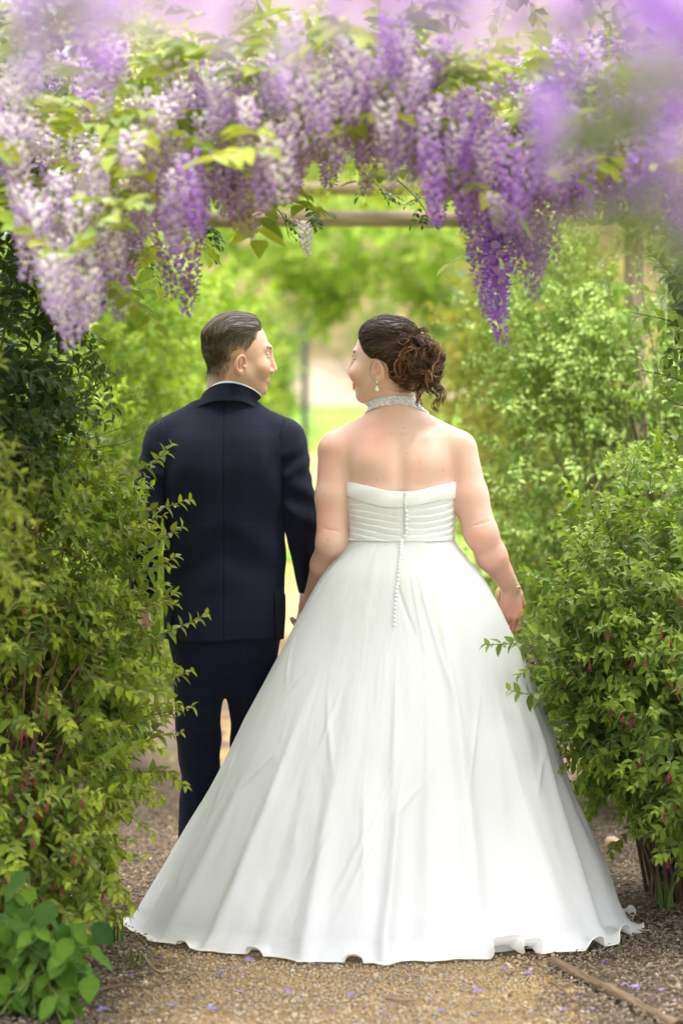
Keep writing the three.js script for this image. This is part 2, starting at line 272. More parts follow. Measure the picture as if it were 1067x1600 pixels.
const leafTex = dataTex(128, (u, v) => { const m = Math.abs(u - 0.5), rib = Math.exp(-((m / 0.012) ** 2)), t = (v * 9 - m * 7) % 1, side = Math.exp(-(((t + 1) % 1 - 0.5) ** 2) / 0.006) * sst(0.01, 0.04, m), n = tfbm(u, v, 6, 88); const k = 0.9 + 0.16 * (n - 0.5) + 0.16 * rib + 0.08 * side; return [k, k, k * (0.92 + 0.1 * rib)]; }, true, 3);
const leafMat = (o = {}) => new THREE.MeshPhysicalMaterial({ color: 0xffffff, map: leafTex, roughness: 0.55, transmission: 0.55, thickness: 0, specularIntensity: 0.55, side: THREE.DoubleSide, ...o });
M.leaf = leafMat({ roughness: 0.82 }); M.leafGloss = leafMat({ roughness: 0.62, transmission: 0.4, specularIntensity: 0.7 });
const toneMats = new Map();
function toneMat(c, base) { const q = (x) => Math.max(0.004, Math.round(x * 60) / 60 + 0.004), k = [q(c.r), q(c.g), q(c.b), base.uuid].join(); if (!toneMats.has(k)) { const m = base.clone(); m.color = col(q(c.r), q(c.g), q(c.b)); toneMats.set(k, m); } return toneMats.get(k); }
const basis = (dir, nor) => { const z = dir.clone().normalize(), y = nor.clone().addScaledVector(z, -nor.dot(z)).normalize(), x = V(0, 0, 0).crossVectors(y, z); return new THREE.Matrix4().makeBasis(x, y, z); };
function leafAt(out, p, dir, nor, len, c) { const m = basis(dir, nor); m.scale(V(len, len, len)); m.setPosition(p); out.push({ m, c, p, len }); }
const rv = (r) => V(r() - 0.5, r() - 0.5, r() - 0.5).multiplyScalar(2);
const mixc = (a, b, t) => col(lerp(a[0], b[0], t), lerp(a[1], b[1], t), lerp(a[2], b[2], t));

function shoot(out, pts, o, r) {                                     // opposite leaves along a shoot
  const L = []; let len = 0; for (let i = 1; i < pts.length; i++) { L.push(len); len += pts[i].distanceTo(pts[i - 1]); } L.push(len);
  let i = 0, k = 0; const up = V(0, 1, 0);
  for (let s = len * (o.from ?? 0.1); s < len; s += o.gap * (0.75 + 0.5 * r()) * (1 - 0.45 * s / len), k++) {
    while (i < pts.length - 2 && s > L[i + 1]) i++;
    const t = (s - L[i]) / (L[i + 1] - L[i]), p = pts[i].clone().lerp(pts[i + 1], t), d = pts[i + 1].clone().sub(pts[i]).normalize(), tip = s / len;
    const a = V(0, 0, 0).crossVectors(d, Math.abs(d.y) > 0.9 ? V(1, 0, 0) : up).normalize(); a.applyAxisAngle(d, k * (o.whorl ? 1.05 : Math.PI / 2) + r() * 0.5);
    for (let q = 0; q < (o.per ?? 2); q++) {
      const b = a.clone().applyAxisAngle(d, q * Math.PI * 2 / (o.per ?? 2)), dir = b.multiplyScalar(0.85).addScaledVector(d, 0.35 + 0.5 * tip).addScaledVector(up, -0.12).addScaledVector(rv(r), 0.22).normalize();
      const nor = up.clone().multiplyScalar(0.8).addScaledVector(d, 0.45).addScaledVector(rv(r), 0.45);
      const y = clamp((o.young ?? 0.5) * tip * tip + (r() - 0.5) * 0.35 + 0.25, 0, 1), c = mixc(o.dark, o.light, y), v = 0.75 + 0.5 * r(); c.multiplyScalar(v);
      leafAt(out, p, dir, nor, lerp(o.len[0], o.len[1], r()) * (1 - 0.5 * tip * tip), c);
    }
  }
}
function place(parent, out, geo, mat, single, name = 'leaf') {       // the leaves that show largest are parts of their own, the rest one mass
  const base = parent.position, inV = [];
  if (single) for (const l of out) { const [x, y, d] = project(l.p); if (x > 5 && x < 1060 && y > 5 && y < 1595) { l.k = l.len / d + (l.bonus ?? 0); l.d = d; inV.push(l); } }
  inV.sort((a, b) => a.d - b.d); const pick = new Set(inV.slice(0, single * 3).sort((a, b) => b.k - a.k).slice(0, single));
  for (const l of pick) { const m = new THREE.Mesh(geo, toneMat(l.c, mat)); m.name = name; m.castShadow = m.receiveShadow = true; l.m.decompose(m.position, m.quaternion, m.scale); m.position.sub(base); parent.add(m); }
  const rest = out.filter((l) => !pick.has(l)), sh = new THREE.Matrix4().makeTranslation(-base.x, -base.y, -base.z);
  if (rest.length) instances('foliage', geo, mat, rest.map((l) => sh.clone().multiply(l.m)), rest.map((l) => l.c), parent);
}
// blobs: [cx, cy, cz, rx, ry, rz, shoots]
function bush(o) {
  const r = rng(o.seed), g = thing(o.name, o.base, o.label, o.category, o.group), out = [], tb = new Tubes(), base = V(...o.base), tips = [];
  const bark = col(...(o.bark ?? [0.1, 0.07, 0.04])), young = col(...(o.twig ?? [0.16, 0.14, 0.05]));
  for (const [cx, cy, cz, rx, ry, rz, n] of o.blobs) for (let k = 0; k < n; k++) {
    let v; do v = rv(r); while (v.length() > 1 || v.length() < 0.05); const m = v.length(); v.multiplyScalar(Math.pow(m, o.bias ?? 0.45) / m);
    const p = V(cx + v.x * rx, cy + v.y * ry, cz + v.z * rz); if (p.y < (o.floor ?? 0.08)) p.y = (o.floor ?? 0.08) + 0.2 * r();
    if (o.keep && !o.keep(p)) continue;
    const c = V(cx, cy, cz), outw = p.clone().sub(c); outw.x /= rx; outw.y /= ry; outw.z /= rz; outw.normalize();
    const dir = outw.multiplyScalar(o.out ?? 0.9).add(V(0, o.rise ?? 0.25, 0)).addScaledVector(rv(r), 0.7).normalize(), len = lerp(o.shoot[0], o.shoot[1], r());
    const a = p.clone().addScaledVector(dir, -len * 0.6), pts = []; for (let i = 0; i <= 5; i++) { const s = i / 5; pts.push(a.clone().addScaledVector(dir, len * s).add(V(0, -(o.droop ?? 0.12) * len * s * s, 0)).addScaledVector(rv(r), len * 0.02)); }
    shoot(out, pts, o, r);
    tb.add(pts.map((q) => q.clone().sub(base)), o.thick ?? 0.0016, 0.0008, 3, (s) => young);
    if (k % (o.stemEvery ?? 6) === 0 && o.stemEvery !== 0) { const b = V(base.x + (r() - 0.5) * (o.spread ?? 0.3), base.y - 0.03, base.z + (r() - 0.5) * (o.spread ?? 0.3)), mid = b.clone().lerp(a, 0.5).add(V(0, (a.y - b.y) * 0.18, 0)); tb.add(new THREE.QuadraticBezierCurve3(b, mid, a).getPoints(10).map((q) => q.sub(base)), o.stem ?? 0.006, 0.002, 5, (s) => bark.clone().lerp(young, s * s)); }
    tips.push(pts);
  }
  for (const pts of o.sprigs ?? []) { const q = curve(pts, 8); const sub = []; shoot(sub, q, { ...o, from: 0.15, ...(o.sprig ?? {}) }, r); sub.forEach((l) => { l.bonus = 1; out.push(l); }); tb.add(q.map((p) => p.clone().sub(base)), 0.0024, 0.0011, 5, (s) => young); tips.push(q); }
  tag(mesh('stems', tb.geo(), new THREE.MeshStandardMaterial({ vertexColors: true, roughness: 0.8 }), g), null, null, null, 'stuff');
  place(g, out, o.leaf, o.mat ?? M.leaf, o.single ?? 0);
  return { g, tips, r, base };
}
const C = { dark: [0.05, 0.1, 0.01], mid: [0.13, 0.23, 0.02], light: [0.26, 0.38, 0.035], yellow: [0.42, 0.46, 0.04], pale: [0.3, 0.4, 0.14], deep: [0.035, 0.075, 0.01] };

// hanging red flowers of the hardy fuchsias
const fuchsiaFlower = (() => { const g = []; const t1 = new Tubes(), red = col(0.38, 0.012, 0.018), pur = col(0.16, 0.02, 0.14);
  t1.add([V(0, 0, 0), V(0, -0.012, 0.001), V(0, -0.022, 0)], 0.0008, 0.0018, 6, () => red); t1.add([V(0, -0.022, 0), V(0, -0.034, 0), V(0, -0.042, 0)], (s) => 0.0032 - 0.001 * s, 0, 6, (s) => red.clone().lerp(pur, s));
  for (let k = 0; k < 4; k++) { const a = k * 1.571; t1.add([V(0, -0.024, 0), V(Math.cos(a) * 0.005, -0.034, Math.sin(a) * 0.005), V(Math.cos(a) * 0.0075, -0.047, Math.sin(a) * 0.0075)], (s) => 0.0021 * Math.sin(0.5 + 2.5 * s), 0, 4, () => red, 0.35); }
  t1.add([V(0, -0.04, 0), V(0.001, -0.064, 0)], 0.0005, 0.0004, 4, () => red); return t1.geo(); })();
M.petal = new THREE.MeshPhysicalMaterial({ vertexColors: true, roughness: 0.7, transmission: 0.3, thickness: 0, side: THREE.DoubleSide });
function flowers(b, n, scale = 1) {
  const cand = []; for (const pts of b.tips) for (const f of [0.35, 0.6, 0.8]) { const p = pts[Math.floor(f * (pts.length - 1))], [x, y, d] = project(p); if (x > 0 && x < 1067 && y > 0 && y < 1600 && !(x > 600 && x < 862)) cand.push([d + b.r() * 0.55, p]); }
  cand.sort((a, c) => a[0] - c[0]);
  for (const [, p] of cand.slice(0, n)) { const m = mesh('flower', fuchsiaFlower, M.petal, b.g); m.position.copy(p).sub(b.base); m.rotation.set((b.r() - 0.5) * 0.5, b.r() * 6, (b.r() - 0.5) * 0.5); m.scale.setScalar(scale * (0.7 + 0.4 * b.r())); m.scale.x *= 0.7; m.scale.z *= 0.7; }
}
const S = (...a) => a.map(([x, y, d]) => at(x, y, d));

// left hardy fuchsia, in front of the groom's shoulder
const fl = bush({ name: 'fuchsia_bush', seed: 11, base: [-1.0, 0.03, 0.35], label: 'large green fuchsia bush with small red flowers overlapping the groom at left', category: 'bush', leaf: LEAF.fuchsia, single: 150,
  blobs: [[-0.93, 0.62, 0.45, 0.42, 0.56, 0.42, 330], [-0.98, 1.12, 0.35, 0.43, 0.42, 0.4, 260], [-0.74, 0.98, 0.22, 0.24, 0.42, 0.24, 130], [-0.72, 0.46, 0.3, 0.24, 0.3, 0.25, 80], [-0.92, 0.32, 0.75, 0.35, 0.3, 0.25, 170]],
  keep: (p) => { const [x, y] = project(p), e = y < 700 ? lerp(130, 236, (y - 560) / 140) : y < 830 ? 254 : y < 1130 ? 274 - (y - 830) * 0.03 : 266 - (y - 1130) * 0.36; return x < e - 8 && y > 560; },
  shoot: [0.12, 0.26], gap: 0.024, len: [0.03, 0.056], dark: [0.13, 0.23, 0.01], light: [0.43, 0.51, 0.025], young: 0.7, bark: [0.12, 0.08, 0.045], twig: [0.2, 0.1, 0.05], spread: 0.35, stem: 0.006,
  sprigs: [S([215, 1000, 6.75], [270, 985, 6.7], [328, 958, 6.66]), S([225, 1075, 6.75], [262, 1062, 6.72], [302, 1048, 6.7]), S([225, 1120, 6.75], [265, 1112, 6.72], [305, 1104, 6.7]), S([200, 1170, 6.7], [250, 1150, 6.68], [288, 1145, 6.66]), S([215, 1215, 6.7], [260, 1205, 6.66], [292, 1232, 6.64]), S([215, 800, 6.75], [250, 795, 6.72], [296, 780, 6.7]), S([205, 740, 6.75], [245, 720, 6.7], [268, 694, 6.68]), S([220, 860, 6.75], [255, 840, 6.7], [288, 822, 6.68]), S([215, 900, 6.75], [250, 882, 6.7], [280, 868, 6.7]), S([220, 950, 6.7], [250, 940, 6.7], [276, 925, 6.7])] });
flowers(fl, 60);
// right hardy fuchsia, leafing over the skirt
const fr_ = bush({ name: 'fuchsia_bush', seed: 12, base: [1.12, 0.03, -0.35], label: 'spreading fuchsia bush with few red flowers right of the bride, hiding her bouquet', category: 'bush', leaf: LEAF.fuchsia, single: 150,
  blobs: [[0.98, 0.82, 0.0, 0.42, 0.42, 0.4, 330], [1.12, 0.66, 0.3, 0.36, 0.4, 0.34, 190], [0.78, 0.78, 0.15, 0.24, 0.3, 0.22, 120], [1.02, 1.18, -0.3, 0.36, 0.26, 0.35, 130], [1.12, 0.42, 0.2, 0.26, 0.28, 0.3, 150], [0.9, 0.5, -0.2, 0.3, 0.25, 0.3, 110]],
  keep: (p) => { const [x, y] = project(p), e = y < 850 ? 806 + (850 - y) * 0.12 : y < 980 ? 838 - (y - 850) * 0.06 : y < 1068 ? (y < 1005 ? 834 : 850) : 838 + (y - 1060) * 0.36, f = lerp(1250, 1370, sst(880, 1067, x)); return x > e + 6 && y < f && y > 690; },
  shoot: [0.12, 0.26], gap: 0.024, len: [0.03, 0.056], dark: [0.1, 0.205, 0.01], light: [0.36, 0.48, 0.03], young: 0.55, bark: [0.12, 0.08, 0.05], twig: [0.16, 0.1, 0.05], spread: 0.35, stem: 0.008, floor: 0.16,
  sprigs: [S([850, 1012, 6.72], [810, 1006, 6.7], [758, 1008, 6.68]), S([850, 1085, 6.72], [820, 1084, 6.7], [796, 1078, 6.68]), S([875, 905, 6.9], [845, 905, 6.85], [812, 893, 6.8]), S([870, 1000, 6.75], [840, 992, 6.7], [806, 996, 6.7])] });
flowers(fr_, 34);

// low plant with broad leaves, bottom left corner
{
  const r = rng(31), g = thing('broadleaf_plant', at(20, 1640, 5.95).setY(0.03).toArray(), 'low clump of broad oval green leaves in the bottom left corner', 'plant'), out = [], tb = new Tubes();
  for (let k = 0; k < 84; k++) {
    const px = 170 * Math.pow(r(), 0.9) - 20, py = lerp(1345 + px * 0.6 * (px > 60 ? 1 : 0.4), 1600, r()), d = lerp(5.75, 6.25, r()), tip = at(px, py, d), b = g.position.clone().add(V((r() - 0.5) * 0.25, 0, (r() - 0.5) * 0.2)), mid = b.clone().lerp(tip, 0.55).add(V(0, 0.06, 0));
    const pts = new THREE.QuadraticBezierCurve3(b, mid, tip).getPoints(10); tb.add(pts.map((p) => p.clone().sub(g.position)), 0.003, 0.0015, 5);
    for (let q = 0; q < 5; q++) { const p = pts[10 - q * 2 > 0 ? 10 - q * 2 : 1], L = 0.042 + 0.034 * r(), a = r() * 6.28, dir = V(Math.cos(a) * 0.8, -0.25 - 0.5 * r(), Math.abs(Math.sin(a)) * 0.7 - 0.1), c = mixc([0.035, 0.1, 0.008], [0.13, 0.25, 0.02], r()); leafAt(out, p, dir, V(0, 1, 0.5).addScaledVector(rv(r), 0.4), L, c); }
  }
  mesh('stem', tb.geo(), new THREE.MeshStandardMaterial({ color: col(0.12, 0.16, 0.03), roughness: 0.7 }), g);
  place(g, out, LEAF.round, leafMat({ roughness: 0.85, transmission: 0.4, specularIntensity: 0.25 }), 220);
}

// climbers along the tunnel, nearest first
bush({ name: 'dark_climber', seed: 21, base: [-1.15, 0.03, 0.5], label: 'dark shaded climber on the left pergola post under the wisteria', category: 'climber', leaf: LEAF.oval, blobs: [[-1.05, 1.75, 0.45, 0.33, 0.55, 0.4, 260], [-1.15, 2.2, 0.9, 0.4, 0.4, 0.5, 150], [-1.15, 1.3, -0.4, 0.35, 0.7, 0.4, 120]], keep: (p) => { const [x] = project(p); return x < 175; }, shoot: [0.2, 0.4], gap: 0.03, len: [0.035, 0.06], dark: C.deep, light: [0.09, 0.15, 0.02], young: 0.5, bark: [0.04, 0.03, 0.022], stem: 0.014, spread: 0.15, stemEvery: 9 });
bush({ name: 'yellow_shrub', seed: 22, base: [-1.25, 0.03, 1.6], label: 'soft yellow green feathery shrub at the left edge, closest to the camera', category: 'shrub', leaf: LEAF.lance, blobs: [[-1.0, 1.3, 1.6, 0.26, 0.35, 0.3, 120]], keep: (p) => { const [x, y] = project(p); return x < 85 && y > 560 && y < 900; }, shoot: [0.15, 0.3], gap: 0.025, len: [0.035, 0.06], dark: [0.16, 0.26, 0.02], light: C.yellow, young: 0.8 });
bush({ name: 'climbing_rose', seed: 23, base: [-1.35, 0.03, -3.6], label: 'bright green climbing rose on the pergola side behind the groom', category: 'climber', leaf: LEAF.oval2, blobs: [[-1.15, 1.0, -3.4, 0.5, 0.95, 0.9, 420], [-1.05, 1.95, -3.6, 0.45, 0.55, 0.9, 300], [-1.3, 1.5, -1.6, 0.4, 1.1, 0.6, 260]], shoot: [0.25, 0.5], gap: 0.04, len: [0.045, 0.075], dark: [0.26,0.4,0.03], light: [0.52,0.66,0.06], young: 0.6, stem: 0.01 });
bush({ name: 'climbing_rose', seed: 24, base: [-1.25, 0.03, -7.4], label: 'yellow green climber at the left of the far archway', category: 'climber', leaf: LEAF.oval2, blobs: [[-1.05, 1.0, -7.2, 0.62, 1.0, 0.9, 330], [-0.95, 2.0, -7.4, 0.55, 0.55, 0.9, 240], [-0.9, 1.35, -10.3, 0.55, 1.35, 0.8, 330]], shoot: [0.3, 0.6], gap: 0.055, len: [0.06, 0.095], dark: [0.26,0.4,0.03], light: [0.52,0.66,0.06], young: 0.6, stem: 0.012 });
bush({ name: 'variegated_climber', seed: 25, base: [1.25, 0.03, -1.9], label: 'pale variegated climber covering the right side of the pergola beyond the bride', category: 'climber', leaf: LEAF.oval2, mat: M.leafGloss, blobs: [[1.0, 1.25, -1.9, 0.5, 0.75, 0.5, 480], [1.05, 1.85, -2.0, 0.55, 0.42, 0.5, 330], [1.05, 0.6, -2.2, 0.5, 0.5, 0.5, 200], [1.3, 1.5, -1.2, 0.35, 0.8, 0.5, 140]], keep: (p) => { const [x, y] = project(p); return !(x > 985 && x < 1040 && p.z > -3.1 && y > 370 && y < 745) || hash(Math.floor(p.x * 999), Math.floor(p.y * 999), 1) > 0.88; }, shoot: [0.2, 0.42], gap: 0.034, len: [0.032, 0.052], dark: [0.28, 0.44, 0.06], light: [0.56, 0.7, 0.2], young: 0.5, stem: 0.008 });
bush({ name: 'red_tipped_rose', seed: 26, base: [1.2, 0.03, -4.9], label: 'climbing rose with yellow and reddish young leaves right of the archway', category: 'climber', leaf: LEAF.oval2, blobs: [[0.95, 1.95, -4.6, 0.5, 0.5, 0.7, 260], [1.1, 1.0, -5, 0.5, 1.0, 0.8, 300], [1.1, 1.3, -8, 0.6, 1.3, 0.9, 260], [1.0, 1.9, -10.3, 0.55, 0.7, 0.8, 220]], shoot: [0.25, 0.5], gap: 0.045, len: [0.045, 0.075], dark: [0.25, 0.38, 0.03], light: [0.58, 0.46, 0.08], young: 0.6 });
bush({ name: 'arch_canopy', seed: 27, base: [-1.15, 0.03, -9.6], label: 'leafy green roof of climbers over the far end of the tunnel', category: 'climber', leaf: LEAF.oval2, blobs: [[0.1, 2.95, -10, 1.5, 0.42, 0.8, 330], [-0.05, 2.5, -10.2, 0.3, 0.3, 0.4, 60], [0.62, 2.45, -10.2, 0.3, 0.3, 0.4, 60], [0, 3.1, -7.5, 1.4, 0.3, 0.6, 90]], keep: (p) => p.y > 2.42 + 0.16 * Math.sin(p.x * 6), shoot: [0.3, 0.6], gap: 0.055, len: [0.06, 0.1], dark: [0.26,0.4,0.03], light: [0.52,0.66,0.06], young: 0.6, bias: 0.7, stemEvery: 0 });
bush({ name: 'roof_climber', seed: 28, base: [1.25, 0.03, -3.2], label: 'sunlit yellow green climber on the pergola roof beyond the couple', category: 'climber', leaf: LEAF.oval2, blobs: [[0.1, 2.82, -2.4, 1.35, 0.26, 0.9, 240], [0, 2.95, -4.6, 1.3, 0.3, 1.0, 190], [-1.15, 2.85, -2.2, 0.5, 0.35, 0.9, 150]], keep: (p) => p.y > 2.56, shoot: [0.25, 0.5], gap: 0.05, len: [0.05, 0.085], dark: [0.22, 0.34, 0.02], light: [0.55, 0.58, 0.06], young: 0.7, bias: 0.8, droop: 0.2, stemEvery: 0 });
bush({ name: 'roof_climber', seed: 33, base: [1.25, 0.03, 2.3], label: 'dense leafy climber roofing the pergola above the couple and the camera', category: 'climber', leaf: LEAF.oval2, blobs: [[0.1, 2.85, 0.9, 1.8, 0.2, 1.0, 150], [0.3, 2.8, 2.6, 1.9, 0.2, 1.3, 190], [0.3, 2.85, 5.9, 1.5, 0.15, 0.7, 120]], keep: (p) => p.y > 2.6, shoot: [0.25, 0.5], gap: 0.05, len: [0.06, 0.095], dark: [0.18, 0.28, 0.02], light: [0.45, 0.5, 0.05], young: 0.7, bias: 0.8, droop: 0.1, stemEvery: 0 });
bush({ name: 'round_shrub', seed: 29, base: [0.6, hill(0.6, -34), -34], label: 'rounded green shrub on the far lawn before the pale yard', category: 'shrub', leaf: LEAF.tiny, blobs: [[0.9, hill(0.6, -34) + 0.95, -34, 0.75, 0.75, 0.6, 130], [-0.9, hill(0.6, -44) + 0.9, -44.2, 3.2, 0.8, 0.5, 260]], shoot: [0.3, 0.5], gap: 0.09, len: [0.1, 0.16], dark: C.mid, light: C.light, keep: (p) => p.z < -40 || p.x < 0.9 || p.y < hill(0.6, -34) + 0.9 });
for (const [x, z, h, w, s, l] of [[-4.2, -24, 2.6, 1.5, 41, 'tall clipped green hedge block at the left of the lawn'], [3.4, -22, 2.6, 1.3, 42, 'tall green shrub mass at the right of the lawn'], [-1.35, -29, 1.7, 0.75, 43, 'green shrub beside the pale yard, left of the slim post']]) bush({ name: 'lawn_shrub', seed: s, base: [x, hill(x, z), z], label: l, category: 'shrub', leaf: LEAF.tiny, blobs: [[x, hill(x, z) + h * 0.5, z, w, h * 0.55, 1.1, 220]], shoot: [0.4, 0.7], gap: 0.1, len: [0.12, 0.2], dark: C.mid, light: C.light });

// ---------------------------------------------------------------- wisteria
function raceme(seed, L, tone) {                                     // one hanging flower cluster, top at the origin
  const r = rng(seed), p = [], n = [], idx = [], c = [], ax = [], sway = (r() - 0.5) * 0.12; for (let i = 0; i <= 12; i++) { const s = i / 12; ax.push(V(sway * L * s * s + 0.004 * Math.sin(s * 9 + seed), -L * s, 0.05 * L * Math.sin(s * 3 + seed))); }
  const tb = new Tubes(); tb.add(ax, 0.0016, 0.0006, 4, () => col(0.14, 0.16, 0.05));
  const petal = (o, d, up, w, len, cc, cup) => { const x = V(0, 0, 0).crossVectors(up, d).normalize(), b = p.length / 3; for (let i = 0; i < 3; i++) for (let j = -1; j <= 1; j++) { const s = i / 2, ww = w * (i === 1 ? 1 : i === 0 ? 0.45 : 0.6) * j, q = o.clone().addScaledVector(d, len * s).addScaledVector(x, ww).addScaledVector(up, cup * Math.abs(j) * w - 0.25 * len * s * s * Math.sign(cup)); p.push(q.x, q.y, q.z); n.push(up.x, up.y, up.z); const k = 0.9 + 0.2 * r(); c.push(cc.r * k, cc.g * k, cc.b * k); } for (let i = 0; i < 2; i++) for (let j = 0; j < 2; j++) { const a = b + i * 3 + j; idx.push(a, a + 3, a + 1, a + 1, a + 3, a + 4); } };
  const N = Math.round(L * 215), violet = col(0.38, 0.12, 0.64), lilac = col(0.64, 0.42, 0.78), white = col(0.93, 0.85, 0.84);
  for (let k = 0; k < N; k++) {
    const s = Math.pow((k + 0.5) / N, 0.9), a = k * 2.4 + r() * 0.5, pa = ax[0].clone().lerp(ax[12], 0); const f = s * 12, i0 = Math.min(11, Math.floor(f)); pa.copy(ax[i0]).lerp(ax[i0 + 1], f - i0);
    const size = lerp(1, 0.42, s * s), ped = 0.028 * size * (0.8 + 0.4 * r()), o = V(Math.cos(a), 0.12 - 0.35 * r(), Math.sin(a)).normalize(), q = pa.clone().addScaledVector(o, ped); tb.add([pa, q], 0.0006, 0.0005, 3, () => col(0.3, 0.22, 0.3));
    const t = clamp(tone + (r() - 0.5) * 0.5 + 0.55 * s * (tone < 0.5 ? 0.5 : 1) - 0.15, 0, 1), banner = t > 0.5 ? lilac.clone().lerp(violet, (t - 0.5) * 2) : white.clone().lerp(lilac, t * 2), keel = banner.clone().lerp(violet, 0.45 + 0.3 * r());
    const up = V(0, 1, 0).addScaledVector(rv(r), 0.3).normalize();
    petal(q, o.clone().multiplyScalar(0.45).addScaledVector(up, 0.9).normalize(), o.clone().multiplyScalar(-0.6).addScaledVector(up, 0.5).normalize(), 0.0135 * size, 0.023 * size, banner, 0.35);
    petal(q, o.clone().addScaledVector(up, -0.35).normalize(), up, 0.0085 * size, 0.019 * size, keel, -0.6);
    if (r() < 0.6) petal(q, o.clone().addScaledVector(rv(r), 0.5).normalize(), up, 0.009 * size, 0.018 * size, keel.clone().lerp(white, 0.25), -0.4);
  }
  const g = geoOf(p, idx, n, c); g.computeVertexNormals(); const t2 = tb.geo(); t2.deleteAttribute('uv'); return mergeGeometries([g, t2]);
}
const RAC = []; for (let k = 0; k < 9; k++) RAC.push({ L: [0.16, 0.2, 0.24, 0.18, 0.22, 0.28, 0.2, 0.25, 0.3][k], g: raceme(100 + k, [0.16, 0.2, 0.24, 0.18, 0.22, 0.28, 0.2, 0.25, 0.3][k], [0.12, 0.2, 0.3, 0.42, 0.5, 0.6, 0.75, 0.8, 0.9][k]) });
M.wist = new THREE.MeshPhysicalMaterial({ vertexColors: true, roughness: 0.75, transmission: 0.5, thickness: 0, specularIntensity: 0.4, side: THREE.DoubleSide });
const hang = (g, r, top, v, sc = 1) => { const m = mesh('raceme', RAC[v].g, M.wist, g); m.position.copy(top).sub(g.position); m.rotation.set((r() - 0.5) * 0.3, r() * 6.3, (r() - 0.5) * 0.3); m.scale.setScalar(sc); return m; };
function pinnate(out, a, dir, len, r, o) { const d = dir.clone().normalize(), side = V(0, 0, 0).crossVectors(d, V(0.1, 1, 0.1)).normalize(), nor = V(0, 0, 0).crossVectors(side, d); const n = o.n ?? 5, pts = []; for (let k = 0; k <= n; k++) { const s = (k + 1) / (n + 1), p = a.clone().addScaledVector(d, len * s).add(V(0, -0.15 * len * s * s, 0)); pts.push(p); for (const q of k === n ? [0] : [-1, 1]) { const c = mixc(o.dark, o.light, r()).multiplyScalar(0.8 + 0.4 * r()); leafAt(out, p, side.clone().multiplyScalar(q).addScaledVector(d, q ? 0.45 : 1).add(V(0, -0.2, 0)).addScaledVector(rv(r), 0.15), nor.clone().addScaledVector(rv(r), 0.4), len * (o.k ?? 0.3) * (0.85 + 0.3 * r()), c); } } return [a, ...pts]; }
const canes = (g, list, mat) => { const tb = new Tubes(); for (const [pts, r0, r1] of list) tb.add(curve(pts, 24).map((p) => p.sub(g.position)), r0, r1, 7); return mesh('trunk', tb.geo(), mat, g); };
M.bark = new THREE.MeshStandardMaterial({ color: col(0.1, 0.075, 0.055), bumpMap: rep(woodTex, 1), bumpScale: 0.006, roughness: 0.95 });
